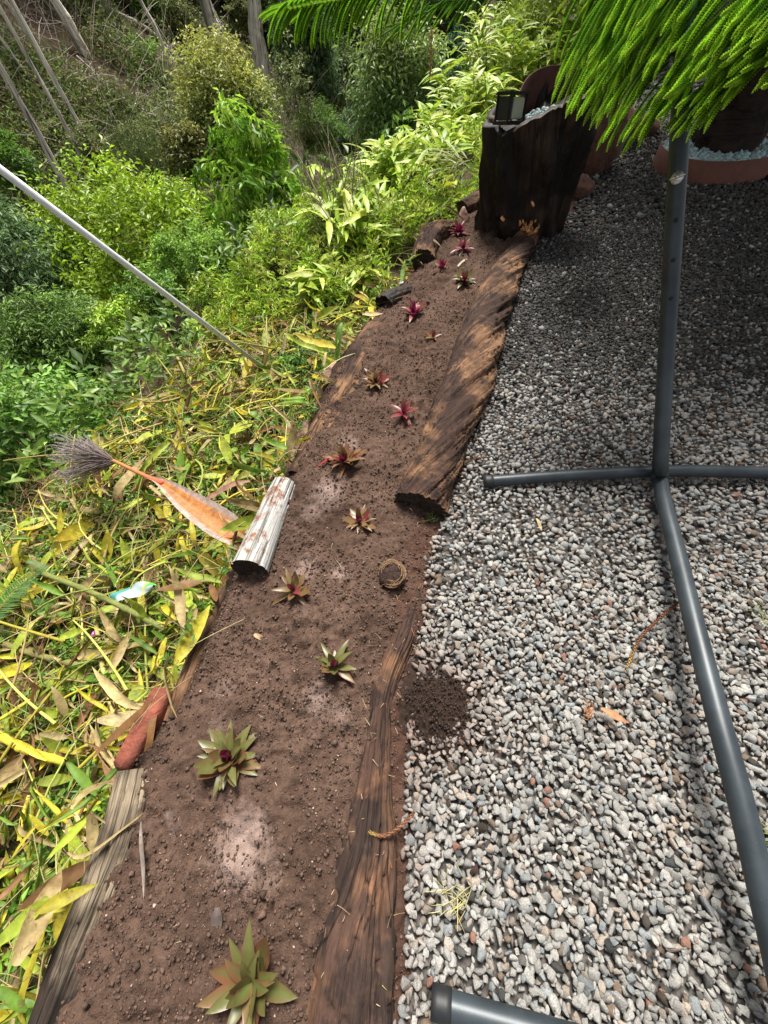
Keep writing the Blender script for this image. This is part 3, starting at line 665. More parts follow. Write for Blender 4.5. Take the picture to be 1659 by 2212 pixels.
def on_arm(py):
    i = int(np.argmin(np.abs(apx - py))); q = ap[i]; v = np.array([0, 0, CAMH]) - q; v = v - (ap[i + 2] - ap[i - 2]) * (v @ (ap[i + 2] - ap[i - 2])) / ((ap[i + 2] - ap[i - 2]) @ (ap[i + 2] - ap[i - 2])); v /= np.linalg.norm(v)
    return q, v, (ap[i + 2] - ap[i - 2]) / np.linalg.norm(ap[i + 2] - ap[i - 2])
for py in (294, 478, 565, 648):
    q, v, td = on_arm(py); s_ = np.cross(v, td); v2 = v * .96 - s_ * .12; v2 /= np.linalg.norm(v2)
    tubeo('adjustment_hole', [q + v2 * .0228, q + v2 * .0262], .0062, 'black', hs, 20, 2)
    th = np.linspace(0, 6.283, 25); e1 = np.cross(v2, td); e1 /= np.linalg.norm(e1); e2 = np.cross(v2, e1)
    tubeo('hole_rim', [q + v2 * .0256 + e1 * math.cos(t_) * .0068 + e2 * math.sin(t_) * .0068 for t_ in th], .0009, 'metal', hs, 8, 48)
q, v, td = on_arm(387); s_ = np.cross(v, td)
tubeo('washer', [q + v * .026, q + v * .029], .0165, 'zinc', hs, 32, 2); tubeo('bolt', [q + v * .028, q + v * .046], .004, 'zinc', hs, 12, 2)
T, Fi = ICO2
for sg in (-1, 1):
    T2 = T * [.004, .010, .007]; o = ob('wing', mesh('wing', T2, Fi, smooth=True), MAT['zinc'], hs); o.matrix_world = Matrix.Translation(Vector(q + v * .036 + s_ * sg * .010)) @ Matrix(np.stack([td, s_, v], -1).tolist()).to_4x4()

# white pole
pa, pb = atZ(-60, 320, 1.45), atZ(600, 818, 3.25)
tubeo_root = thing('white_pole', 'thin white pole leaning out over the slope at upper left', 'pole')
tubeo('pole_shaft', [pa, pb], .0155, 'white_pole', tubeo_root, 24, 3); tubeo('pole_tip', [pb - (pb - pa) * .004, pb + (pb - pa) * .002], .0158, 'white_pole', tubeo_root, 24, 2)

# ------------------------------------------------------------------ rosette plants
LT = [leaf_t(8, lance(.135), .30, .45), leaf_t(8, lance(.16), -.18, .4), leaf_t(8, lance(.12), .55, .5)]
PAL = {'green': ((.15, .19, .05), (.10, .135, .035), (.16, .07, .04)), 'mixed': ((.14, .155, .05), (.12, .13, .04), (.26, .05, .045)), 'red': ((.20, .02, .04), (.17, .08, .045), (.26, .03, .05)), 'orange': ((.19, .09, .04), (.15, .13, .05), (.24, .05, .04))}
meshes = {}
for kname, (c1, c2, c3) in PAL.items():
    for i, (T, Fi) in enumerate(LT):
        t_ = T[:, 1][:, None]; c = np.array(c1) * (1 - t_) + np.array(c2) * t_; edge = np.clip(np.abs(T[:, 0])[:, None] * 9, 0, 1) * .6 + t_ ** 3 * .35
        c = c * (1 - edge) + np.array(c3) * edge; meshes[kname, i] = mesh('rosette_leaf', T, Fi, c, smooth=True); meshes[kname, i].materials.append(MAT['rosette'])
def rosette(px, py, size, pal, n, label, tilt=0, z=None):
    p0 = at(px, py, .03); p0[2] = float(soil_z(p0[0], p0[1])) - .004 if z is None else z
    root = thing('rosette_plant', label, 'plant', p0, 'small rosette plants set along the soil bed')
    for i in range(n):
        f = i / max(1, n - 1); a = i * 2.399 + random.uniform(-.3, .3); e = R(18 + 60 * f + random.uniform(-16, 16))
        L = size * (.60 - .22 * f ** 2) * random.uniform(.8, 1.15)
        d = np.array([math.cos(a) * math.cos(e), math.sin(a) * math.cos(e), math.sin(e)]); up = np.array([-math.cos(a) * math.sin(e), -math.sin(a) * math.sin(e), math.cos(e)])
        Rm = rotm(d[None], up[None])[0]; kk = pal if random.random() < (.88 if pal == 'green' else .72) else random.choice(['mixed', 'red' if pal != 'green' else 'mixed'])
        if pal == 'green' and i < 4: kk = 'mixed'
        o = bpy.data.objects.new('leaf', meshes[kk, random.randrange(3)]); COL.objects.link(o); o.parent = root
        wd = random.uniform(1.15, 1.55)
        o.matrix_local = Matrix.Translation(Vector(d * size * .02 + np.array([0, 0, f * size * .1]))) @ Matrix((Rm @ np.diag([L * wd, L, L])).tolist()).to_4x4()
    root.rotation_euler = (R(random.uniform(-8, 8)), R(random.uniform(-8, 8)), random.uniform(0, 6))
    return root
for a_ in [(990, 510, .15, 'red', 18, 'farthest red leaved rosette beside the curved log'), (1001, 545, .13, 'red', 11, 'crimson rosette with pale dead leaves just below the farthest one'),
           (955, 586, .12, 'orange', 11, 'small orange rosette next to the cut end of the curved log'), (1003, 611, .15, 'green', 16, 'grey green spiky rosette beside the twisted log'),
           (893, 686, .14, 'red', 12, 'magenta rosette to the right of the hollow log end'), (935, 735, .085, 'orange', 6, 'tiny orange and cream rosette with few leaves'),
           (813, 833, .155, 'mixed', 13, 'red and cream rosette beside the tan patch of the slab log'), (872, 905, .12, 'red', 8, 'bright crimson rosette near the middle of the twisted log'),
           (747, 1002, .145, 'orange', 16, 'bronze green rosette above the bleached log'), (778, 1133, .105, 'mixed', 14, 'yellow green compact rosette left of the twisted log end'),
           (640, 1280, .115, 'mixed', 9, 'rosette with long red edged leaves below the bleached log'), (727, 1445, .12, 'green', 9, 'broad green rosette with a pink base leaf in mid bed'),
           (498, 1640, .155, 'green', 26, 'large full green rosette left of mid bed'), (553, 2110, .175, 'green', 17, 'largest green and purple rosette at the bottom of the picture')]:
    rosette(a_[0], a_[1], a_[2] * (1.12 if a_[2] < .15 else .98), a_[3], int(a_[4] * 1.7), a_[5])

# ------------------------------------------------------------------ leaf heap on the slope
def slope_pts(n, ylo, yhi, umax, r=rng, umin=.02):
    y = r.uniform(ylo, yhi, n); u = umin + r.uniform(size=n) * umax; x = Lx(y) - u * 1.2; return x, y
GC = [leaf_t(6, lance(.15), .2, .5), leaf_t(6, lance(.12), .6, .4, .03), leaf_t(6, lance(.19), -.15, .3), leaf_t(7, lance(.09), .9, .9, .05), leaf_t(6, lance(.13), -.4, .6, .04)]
GCOL = {'yellow': (.50, .44, .035), 'lime': (.32, .40, .04), 'green': (.15, .28, .03), 'straw': (.48, .37, .17), 'brown': (.19, .095, .035)}
gm = {}
for k_, c1 in GCOL.items():
    for i, (T, Fi) in enumerate(GC):
        t_ = T[:, 1][:, None]; e_ = np.clip(np.abs(T[:, 0])[:, None] * 4, 0, 1); alt = np.array({'yellow': (.42, .25, .03), 'lime': (.42, .42, .05), 'green': (.26, .34, .05), 'straw': (.25, .15, .07), 'brown': (.3, .19, .08)}[k_])
        w = np.clip(e_ * .5 + (t_ > .8) * .5 + .25 * np.sin(t_ * 9 + i), 0, 1); c = np.array(c1) * (1 - w) + alt * w
        gm[k_, i] = mesh('ginger_leaf', T, Fi, c, smooth=True); gm[k_, i].materials.append(MAT['litter'])
HEAPY = (-.9, 3.0)
def heapz(x, y): return terrain(x, y)
def heap_leaf(x, y, z, L, k_, yaw=None, pitch=None):
    o = bpy.data.objects.new('ginger_leaf', gm[k_, random.randrange(5)]); COL.objects.link(o)
    yaw = random.uniform(0, 6.283) if yaw is None else yaw; pitch = random.gauss(.0, .4) if pitch is None else pitch
    d = np.array([math.cos(yaw) * math.cos(pitch), math.sin(yaw) * math.cos(pitch), math.sin(pitch)]); n_ = np.array([random.gauss(-.15, .45), random.gauss(0, .45), 1.0])
    Rm = rotm(d[None], n_[None])[0]
    o.matrix_world = Matrix.Translation((x, y, z)) @ Matrix((Rm * L).tolist()).to_4x4()
    zone = 'beside the near left log' if y < -.1 else 'below the red stone block' if y < .35 else 'near the thick olive cane' if y < .75 else 'around the palm bract' if y < 1.25 else 'just above the palm bract' if y < 1.8 else 'under the white pole tip' if y < 2.4 else 'at the far end of the heap'
    size = 'short' if L < .18 else 'medium' if L < .24 else 'long'; side = 'close to the logs' if Lx(y) - x < .7 else 'at the outer rim'
    tag(o, size + ' ' + {'yellow': 'yellow', 'lime': 'lime green', 'green': 'deep green', 'straw': 'straw coloured', 'brown': 'withered brown'}[k_] + ' cut leaf ' + zone + ', ' + side, 'leaf', 'cut ginger leaves heaped on the slope', None); return o
cnt = 0
while cnt < 285:
    x, y = slope_pts(1, -.8, 3.5, 1.7); x, y = float(x[0]), float(y[0]); z = float(terrain(x, y)) + random.uniform(.06, .24)
    k_ = random.choices(list(GCOL), [28, 32, 14, 18, 8])[0]; heap_leaf(x, y, z, random.uniform(.13, .29), k_); cnt += 1
# big sunlit leaves that stand out
for px, py, h, L, k_ in [(255, 770, .35, .5, 'lime'), (560, 930, .12, .3, 'green'), (350, 790, .15, .3, 'yellow'), (690, 650, .15, .3, 'lime'), (200, 1345, .1, .35, 'lime'), (505, 850, .1, .35, 'yellow'), (420, 700, .12, .4, 'yellow'), (340, 680, .15, .35, 'lime'), (300, 830, .12, .3, 'yellow')]:
    p = hit(px, py); heap_leaf(p[0] * .96, p[1] * .96, p[2] + h, L, k_)
b = Bag(); n = 8200; x, y = slope_pts(n, -1.3, 3.7, 1.85); z = terrain(x, y) + .01 + .19 * rng.uniform(size=n) ** 1.3
names = list(GCOL)
for i, (T, Fi) in enumerate(GC):
    s = slice(i, n, 5); m_ = len(x[s]); ch = rng.choice(5, m_, p=[.24, .24, .14, .24, .14]); col = np.array([GCOL[k_] for k_ in names])[ch] * rng.uniform(.6, 1.25, (m_, 1))
    yaw = rng.uniform(0, 6.283, m_); pit = rng.normal(0, .42, m_); d = np.stack([np.cos(yaw) * np.cos(pit), np.sin(yaw) * np.cos(pit), np.sin(pit)], -1)
    L = rng.uniform(.06, .22, m_); b.add(*scatter(T, Fi, P3(x[s], y[s], z[s]), rotm(d, rng.normal(size=(m_, 3)) * .5 + [0, 0, 1]), np.stack([L * rng.uniform(.3, .95, m_), L, L], -1), col))
tag(ob('leaf_litter', b.mesh('leaf_litter', True), MAT['litter']), 'tangle of yellow, green and straw coloured cut ginger leaves on the slope', 'cut leaves', kind='stuff')

# thin stems, vines and straw (stuff)
def stems(name, label, n, gen, cols, r0, sides=3, seg=7):
    b = Bag()
    for i in range(n):
        p, d, L = gen(i); bend = rng.normal(size=3) * .35; t = np.linspace(0, 1, seg)[:, None]
        path = p + d * L * t + bend * L * t * t * .6 + np.array([0, 0, .08]) * L * np.sin(t * 3.14)
        b.add(*tube(path, r0 * rng.uniform(.6, 1.5) * (1 - .5 * t[:, 0]), sides, False), np.array(cols[rng.integers(len(cols))]) * rng.uniform(.6, 1.25))
    return tag(ob(name, b.mesh(name), MAT['straw']), label, 'dry stems', kind='stuff')
def gs(i):
    x, y = slope_pts(1, -1.2, 3.4, 1.9); a = rng.uniform(0, 6.283); d = np.array([math.cos(a), math.sin(a), rng.normal(0, .12)]); return np.array([x[0], y[0], float(terrain(x[0], y[0])) + rng.uniform(.03, .2)]), d, rng.uniform(.08, .38)
stems('dry_stems', 'thin tan and reddish dry stems tangled through the cut leaves', 2300, gs, [(.42, .32, .16), (.35, .25, .12), (.22, .11, .06), (.55, .50, .24), (.3, .3, .1)], .0019)
def gs2(i):
    y = rng.uniform(-.6, 3.6); u = abs(rng.normal(0, .09)) + .005; x = float(Lx(y)) - u; a = rng.uniform(0, 6.283); return np.array([x, y, rng.uniform(-.22, -.03) - u * .8]), np.array([math.cos(a) * .7, math.sin(a), rng.normal(-.1, .4)]), rng.uniform(.05, .2)
stems('edge_roots', 'fine brown straw and roots hanging below the log edge', 1000, gs2, [(.40, .30, .15), (.26, .15, .08), (.33, .26, .12)], .0011)
def gs4(i):
    x, y = slope_pts(1, -1.2, 3.6, 1.45); x = x - .4; a = rng.uniform(0, 6.283); d = np.array([math.cos(a), math.sin(a), rng.normal(.05, .2)]); return np.array([x[0], y[0], float(terrain(x[0], y[0])) + rng.uniform(.06, .2)]), d, rng.uniform(.15, .5)
stems('ginger_stalks', 'yellow and olive cut ginger stalks criss crossing the heap', 420, gs4, [(.45, .42, .10), (.34, .38, .08), (.50, .42, .06), (.36, .26, .1)], .0055, 6)
stems('bed_litter', 'tiny tan needles and straw bits scattered over soil and logs', 420, bed_bits, [(.40, .27, .16), (.5, .42, .28), (.3, .12, .06), (.25, .18, .1)], .0009, 3, 5)
# dense nest of roots
c_ = hit(140, 1110)
def gs3(i): a = rng.uniform(0, 6.283); return c_ + rng.normal(size=3) * [.2, .28, .05] + [0.05, 0, .10], np.array([math.cos(a), math.sin(a), rng.normal(0, .3)]), rng.uniform(.08, .3)
stems('root_tangle', 'matted reddish brown roots and straw at the outer rim of the heap', 700, gs3, [(.28, .14, .08), (.40, .27, .14), (.22, .10, .06)], .0013)

# green ground cover (stuff)
def cover(name, label, n, ylo, yhi, u0, u1, lo, hi, L0, L1, cols, tuft=6, zr=(.0, .1), up=.5, dens=None, mat='leaf', wid=.42):
    m0 = n // tuft; y = rng.uniform(ylo, yhi, m0); u = rng.uniform(u0, u1, m0); x = Lx(y) - u * 1.2
    if dens is not None: k = rng.uniform(size=m0) < dens(x, y); x, y = x[k], y[k]; m0 = len(x)
    z = terrain(x, y) + rng.uniform(*zr, m0); cc = np.array(cols)[rng.integers(len(cols), size=m0)] * rng.uniform(lo, hi, (m0, 1))
    pos = np.repeat(P3(x, y, z), tuft, 0); col = np.repeat(cc, tuft, 0) * rng.uniform(.8, 1.2, (m0 * tuft, 1)); nn = len(pos)
    a = rng.uniform(0, 6.283, nn); e = rng.uniform(-.2, 1.0, nn) * up * 2; d = np.stack([np.cos(a) * np.cos(e), np.sin(a) * np.cos(e), np.sin(e)], -1)
    L = rng.uniform(L0, L1, nn); pos = pos + d * L[:, None] * .12 + rng.normal(size=(nn, 3)) * L[:, None] * .25
    V, Fq, C = scatter(*DIAM, pos, rotm(d, rng.normal(size=(nn, 3)) * .4 + [0, 0, 1]), np.stack([L * wid, L, L], -1), col)
    return tag(ob(name, mesh(name, V, Fq, C), MAT[mat]), label, 'ground cover', kind='stuff')
cover('ground_cover', 'small leaved green plants growing up through the cut leaves', 56000, -1.5, 3.6, .02, 1.75, .6, 1.3, .018, .042, [(.13, .26, .03), (.22, .36, .04), (.10, .20, .03)], 8, (.0, .17), .5, lambda x, y: sstep(.40, .58, vnoise(P3(x * 3.2, y * 3.2, 5))))
cover('fern_cover', 'bright yellow green weeds along the slope near the stump', 56000, 3.5, 9.5, .02, 2.2, .7, 1.3, .03, .10, [(.34, .48, .04), (.27, .43, .04), (.42, .48, .08)], 9, (.0, .30), .6, lambda x, y: sstep(.36, .5, vnoise(P3(x * 1.8, y * 1.8, 3))), wid=.2)
cover('slope_cover', 'mixed green undergrowth on the steep near slope', 52000, -5, 20, 1.7, 8, .5, 1.2, .05, .15, [(.15, .27, .04), (.22, .34, .05), (.10, .19, .04)], 8, (.0, .6), .5, lambda x, y: sstep(.40, .55, vnoise(P3(x * 1.3, y * 1.3, 8))))

# ------------------------------------------------------------------ shrubs and trees
def branch_tube(bag, p0, p1, r0, r1, sag=.05, sides=6, col=(.16, .12, .09)):
    L = np.linalg.norm(p1 - p0); mid = (p0 + p1) / 2 + rng.normal(size=3) * L * sag; V, Fq = tube(catmull([p0, mid, p1], 8), np.linspace(r0, r1, 8), sides, False); bag.add(V, Fq, np.array(col) * rng.uniform(.8, 1.2))
def crown_mesh(rad, ncl, per, L, wid, cols, droop=.2, shell=.55, clr=.13, jag=.25, seed=0, top=None, tmpl=DIAM, twig=True, flat=0.0):
    r = np.random.default_rng(seed); rad = np.asarray(rad, float); d = unit(ncl, r)
    q = r.uniform(size=ncl) ** (1 / 3.0) * (1 - shell) + shell * r.uniform(.75, 1.0, ncl)
    lump = 1 + jag * fbm(d * 2.0 + seed, 3) * 2
    c = d * (q * lump)[:, None] * rad
    shade = r.uniform(.6, 1.3, ncl) * (1 + .25 * fbm(c / rad * 2 + 5, 2)); cl = np.array(cols)[r.integers(len(cols), size=ncl)] * shade[:, None]
    if top is not None: w = sstep(-.1, .9, c[:, 2] / rad[2])[:, None] * r.uniform(.3, 1, (ncl, 1)); cl = cl * (1 - w) + np.array(top) * w * shade[:, None]
    n = ncl * per; pos = np.repeat(c, per, 0) + r.normal(size=(n, 3)) * rad.mean() * clr * [1, 1, .75]
    a = r.uniform(0, 6.283, n); e = r.normal(-droop, .5, n); out = np.repeat(d, per, 0)
    dd = np.stack([np.cos(a) * np.cos(e), np.sin(a) * np.cos(e), np.sin(e)], -1) + out * .35
    LL = L * r.uniform(.6, 1.3, n); col = np.repeat(cl, per, 0) * r.uniform(.75, 1.25, (n, 1))
    V, Fq, C = scatter(tmpl[0], tmpl[1], pos, rotm(dd, r.normal(size=(n, 3)) * .6 + out * .4 + [0, 0, .7]), np.stack([LL * wid, LL, LL], -1), col)
    return (V, Fq, C), c
def shrub(name, label, cat, px, py, Z, rpx, rpy, ncl, per, L, wid, cols, seed, base=None, trunk=.03, group=None, deep=None, mat='leaf', **k):
    cen = atZ(px, py, Z); rx, rz = rpx * Z / F_, rpy * Z / F_
    (V, Fq, C), cl = crown_mesh((rx, deep or rx, rz), ncl, per, L, wid, cols, seed=seed, **k)
    bx_ = cen + np.array([0, 0, 0]); gz = float(terrain(cen[0], cen[1])); root_p = np.array([cen[0], cen[1], gz])
    if root_p[2] > cen[2] - rz * .3: root_p[2] = cen[2] - rz
    root = thing(name, label, cat, root_p, group); off = cen - root_p
    ob('crown', mesh('crown', V + off, Fq, C), MAT[mat], root)
    b = Bag(); fork = off * .55; branch_tube(b, np.array([0, 0, -.2]), fork, trunk, trunk * .8, .03)
    branch_tube(b, fork, off + np.array([0, 0, rz * .4]), trunk * .8, trunk * .25, .05)
    ob('trunk', b.mesh('trunk', True), MAT['bark'], root)
    b = Bag(); idx = np.random.default_rng(seed).choice(len(cl), min(len(cl), 26), False)
    for i in idx: branch_tube(b, fork + (off - fork) * rng.uniform(0, .9), off + cl[i], trunk * .35, trunk * .06, .08, 4)
    ob('branch', b.mesh('branch'), MAT['bark'], root)
    return root
YG = [(.28, .42, .02), (.22, .36, .02), (.36, .48, .03)]; MG = [(.09, .17, .03), (.13, .22, .035), (.07, .13, .03)]; OL = [(.17, .21, .055), (.13, .17, .05), (.22, .25, .07)]
GG = [(.15, .25, .09), (.19, .30, .12), (.12, .2, .07)]; BRG = [(.20, .40, .03), (.27, .46, .04), (.14, .30, .02)]; DK = [(.06, .13, .04), (.09, .17, .045), (.05, .10, .03)]
TL = [(.09, .17, .08), (.12, .21, .10), (.07, .13, .06)]
shrub('leafy_tree', 'bright yellow green bushy tree behind the white pole', 'tree', 265, 520, 8.0, 165, 105, 330, 70, .11, .42, YG, 1, trunk=.06, jag=.4, droop=.1)
shrub('leafy_tree', 'small yellow green tree top left of the bright bushy tree', 'tree', 150, 560, 8.6, 90, 70, 150, 60, .11, .42, YG, 21, trunk=.05, jag=.4)
shrub('leafy_tree', 'olive conical tree with yellowish tip in the upper middle', 'tree', 505, 265, 12.5, 92, 118, 330, 85, .13, .42, [(.24, .31, .08), (.19, .26, .07), (.30, .35, .10)], 2, trunk=.09, top=(.46, .46, .08), jag=.2)
shrub('leafy_tree', 'smaller olive tree attached left of the conical tree', 'tree', 418, 365, 12, 52, 72, 140, 75, .12, .42, OL, 3, trunk=.06, top=(.24, .23, .05), jag=.25)
shrub('leafy_tree', 'bright green tree with long hanging leaves below the conical tree', 'tree', 560, 435, 6.4, 92, 115, 210, 24, .17, .27, BRG + [(.34, .52, .06)], 4, trunk=.05, droop=.8, jag=.65, clr=.10)
shrub('leafy_tree', 'pale blue green airy tree left of the ginger thicket', 'tree', 868, 265, 8.5, 88, 165, 330, 55, .12, .36, [(.20, .33, .10), (.16, .28, .10), (.27, .38, .10)], 5, trunk=.06, droop=.5, jag=.3, top=(.24, .30, .07))
shrub('leafy_tree', 'grey green tree at the left edge under the pole', 'tree', 35, 590, 7.2, 110, 115, 300, 60, .10, .30, GG, 6, trunk=.05, droop=.6, jag=.3)
shrub('leafy_tree', 'soft green tree in front of the grey green tree', 'tree', 130, 725, 6.0, 110, 85, 290, 60, .09, .28, [(.18, .31, .06), (.24, .38, .08), (.14, .25, .05)], 7, trunk=.04, droop=.5, jag=.3)
shrub('shrub', 'green leafy shrub at the left edge beside the broom of the palm bract', 'shrub', 70, 950, 4.1, 170, 130, 300, 34, .085, .42, [(.17, .34, .05), (.24, .40, .07), (.12, .25, .04)], 8, trunk=.02, droop=.3, jag=.3, deep=.8)
shrub('shrub', 'yellow green small leaved shrub right of the pole tip on the slope', 'shrub', 640, 590, 4.8, 110, 60, 230, 34, .07, .40, [(.22, .38, .04), (.34, .46, .06), (.14, .28, .03)], 9, trunk=.02, jag=.35)
for i, (px, py, Z, rx, ry, pal, lb) in enumerate([(600, 505, 5.6, 70, 48, 0, 'lime green shrub at the foot of the hanging leaf tree'), (700, 500, 5.4, 48, 44, 1, 'mid green shrub where the dry gully ends'), (800, 515, 5.0, 45, 40, 0, 'bright small leaved shrub above the hollow log end'),
        (845, 455, 5.8, 42, 46, 1, 'green shrub halfway up the near slope edge'), (900, 400, 6.2, 44, 46, 0, 'yellow green shrub left of the small dark log'), (935, 330, 6.8, 36, 46, 0, 'lime shrub below the columnar shrub'), (560, 640, 4.3, 60, 34, 1, 'low green plant mass right under the pole tip'),
        (470, 640, 4.6, 55, 36, 0, 'yellow green plant mass under the middle of the pole'), (690, 690, 3.7, 46, 30, 1, 'low leafy plants beside the slab log'), (640, 790, 3.1, 42, 32, 1, 'green leafy plants beside the long pinkish stone'), (330, 640, 5.6, 60, 40, 1, 'green shrub below the pole and the bright bushy tree'), (250, 700, 5.4, 60, 44, 0, 'light green shrub left of the big lime leaf'), (990, 300, 6.3, 30, 34, 0, 'small lime shrub left of the black stump')]):
    shrub('shrub', lb, 'shrub', px, py, Z, rx, ry, 90, 34, .013 * Z, .36, [[(.30, .46, .04), (.40, .52, .06), (.20, .34, .03)], [(.15, .29, .04), (.21, .36, .05), (.10, .21, .03)]][pal], 70 + i, trunk=.012, jag=.5, mat='leaf')
shrub('shrub', 'green shrub between the hanging leaf tree and the soil bed', 'shrub', 760, 560, 4.8, 80, 60, 170, 34, .07, .38, [(.25, .42, .04), (.34, .48, .05)], 10, trunk=.02, jag=.35)
shrub('shrub', 'dark green columnar shrub beside the ginger thicket', 'shrub', 985, 228, 7.5, 26, 66, 130, 60, .05, .40, [(.06, .15, .015), (.08, .19, .02)], 11, trunk=.03, jag=.15)
shrub('shrub', 'leafy green sapling at the lower end of the dry gully', 'shrub', 775, 440, 7.0, 55, 60, 110, 36, .11, .42, [(.11, .22, .04), (.15, .27, .05)], 12, trunk=.02, jag=.4)
shrub('shrub', 'wispy olive shrub left of the smaller olive tree', 'shrub', 325, 375, 13, 62, 75, 170, 60, .10, .22, [(.13, .17, .05), (.10, .14, .045)], 13, trunk=.03, droop=-.6, jag=.4, mat='leaf_far')
shrub('shrub', 'bright green shrub high on the left edge above the pole', 'shrub', 15, 350, 11, 48, 48, 120, 55, .10, .42, [(.14, .27, .03), (.10, .2, .03)], 14, trunk=.03)
shrub('shrub', 'sparse pale sapling standing on the ridge right of the tall trunk', 'shrub', 640, 215, 13, 34, 80, 50, 34, .12, .35, [(.20, .24, .08), (.15, .18, .06)], 15, trunk=.02, droop=.5, jag=.5)
shrub('shrub', 'rounded fresh green shrub on the crest of the dry gully', 'shrub', 690, 275, 14, 48, 38, 110, 60, .09, .3, [(.12, .22, .03), (.10, .18, .03)], 16, trunk=.02, mat='leaf_far')
shrub('shrub', 'blue green bush in the valley bottom right of the dry gully', 'shrub', 790, 300, 15, 55, 55, 140, 60, .13, .4, TL, 17, trunk=.03, mat='leaf_far')
shrub('shrub', 'small teal shrub under the hanging dead pine twig', 'shrub', 985, 125, 14, 30, 40, 90, 50, .12, .4, [(.06, .15, .07), (.08, .18, .08)], 18, trunk=.03, mat='leaf_far')
for i, (px, py, Z, rx, ry, lb) in enumerate([(150, 110, 19, 42, 42, 'green bush between the leaning trunks at upper left'), (225, 60, 20, 45, 35, 'green bush at the top left of the slope'), (275, 145, 19, 55, 45, 'wide green bush above the fallen log'), (75, 70, 20, 40, 40, 'dull green bush among the leftmost trunks'), (40, 150, 18, 35, 40, 'grey green bush by the left picture edge'), (330, 20, 22, 50, 30, 'light green bush at the top edge'), (395, 60, 22, 30, 45, 'olive bush left of the pale twin trunk'), (518, 20, 24, 22, 34, 'dark bush between the two tall pale trunks'),
                                               (50, 260, 16, 45, 40, 'brownish green scrub bush on the left slope'), (110, 320, 15, 45, 35, 'low olive scrub left of the second trunk'), (300, 310, 15, 50, 35, 'low olive scrub under the fallen log'), (200, 330, 15, 35, 35, 'small olive scrub between the trunk feet'), (440, 450, 9, 55, 45, 'olive green bush right of the bright bushy tree'), (400, 560, 7, 60, 50, 'yellow green bush at the foot of the bright bushy tree'), (470, 560, 5.8, 55, 45, 'leafy bush just above the pole tip')]):
    cols = [[(.15, .30, .04), (.20, .36, .05)], [(.16, .20, .06), (.21, .23, .08)], [(.20, .36, .05), (.27, .44, .06)]][0 if i < 4 or i == 5 else (2 if i > 12 else 1)]
    shrub('bush', lb, 'bush', px, py, Z, rx, ry, 110, 48, .006 * Z + .03, .4, cols, 40 + i, trunk=.03, mat='leaf_far', jag=.45)

# ginger thicket: blade leaves on canes
BL = leaf_t(4, lance(.115), .45, .3)
def ginger(px, py, Z, h, n, label, seed, cols):
    r = np.random.default_rng(seed); p0 = atZ(px, py, Z); gz = float(terrain(p0[0], p0[1])); gz = max(gz, p0[2] - h); base = np.array([p0[0], p0[1], gz])
    root = thing('ginger_clump', label, 'plant', base, 'yellow green ginger clumps behind the stump'); b = Bag(); st = Bag()
    for i in range(int(n * 1.5)):
        q = np.array([*r.normal(size=2) * (.22 if h > .9 else .14), 0]); d = np.array([*(r.normal(size=2) * .22), 1.0]); hh_ = h * r.uniform(.65, 1.1); path = catmull([q, q + d * hh_ * .5, q + d * hh_ + np.array([*(r.normal(size=2) * .15), -.08])], 8)
        st.add(*tube(path, np.linspace(.009, .003, 8), 5, False), (.17, .24, .05))
        m_ = 20; ti = np.linspace(.15, 1, m_); pos = np.array([np.interp(ti, np.linspace(0, 1, 8), path[:, k]) for k in range(3)]).T
        a = r.uniform(0, 6.283) + np.arange(m_) * np.pi + r.normal(0, .35, m_); e = r.uniform(.1, .9, m_); dd = np.stack([np.cos(a) * np.cos(e), np.sin(a) * np.cos(e), np.sin(e)], -1); L = r.uniform(.18, .34, m_)
        b.add(*scatter(*BL, pos, rotm(dd, np.repeat([[0, 0, 1.0]], m_, 0) + r.normal(size=(m_, 3)) * .3), np.stack([L, L, L], -1), np.array(cols)[r.integers(len(cols), size=m_)] * r.uniform(.75, 1.25, (m_, 1))))
    ob('leaves', b.mesh('leaves', True), MAT['leaf'], root); ob('stems', st.mesh('stems'), MAT['straw'], root)
GY_ = [(.38, .50, .05), (.30, .45, .04), (.48, .54, .10)]
for i, (px, py, Z, h, n, lb) in enumerate([(1030, 120, 8.5, 1.6, 16, 'ginger clump at the upper left corner of the thicket'), (1100, 60, 9, 2.0, 18, 'tall ginger clump in the middle back of the thicket'), (1180, 40, 8.5, 2.0, 18, 'tall ginger clump under the pine shade at the back'), (1060, 210, 7, 1.2, 14, 'ginger clump directly above the lantern'), (1140, 130, 7, 1.5, 16, 'ginger clump behind the rusty sheet'), (1215, 120, 6.5, 1.5, 14, 'ginger clump right of the rusty sheet'), (1290, 130, 7.5, 1.6, 14, 'ginger clump behind the red boulders'), (1020, 300, 6, .8, 12, 'low ginger clump left of the stump'), (1080, 10, 12, 2.2, 16, 'farthest ginger clump on the skyline of the thicket'), (1370, 120, 8, 1.6, 12, 'ginger clump behind the hanging pine fronds'), (1010, 210, 9, 1.2, 12, 'ginger clump next to the columnar shrub'), (1180, -40, 11, 2.4, 18, 'very tall ginger clump at the top edge'), (950, 390, 5.8, .55, 8, 'low strappy clump left of the small dark log'), (900, 470, 5.0, .5, 8, 'low strappy clump behind the curved log'), (850, 520, 4.7, .5, 8, 'low strappy clump between the curved and hollow logs'), (780, 590, 4.2, .45, 7, 'low strappy clump above the slab log'), (720, 660, 3.7, .4, 6, 'low strappy clump left of the hollow log end'), (830, 440, 6.2, .6, 8, 'strappy clump halfway down the near slope'), (1000, 260, 7.2, .9, 10, 'ginger clump under the columnar shrub'), (1130, 190, 6.2, 1.0, 12, 'ginger clump just behind the stump and its lantern')]):
    ginger(px, py, Z, h, n, lb, 100 + i, GY_)
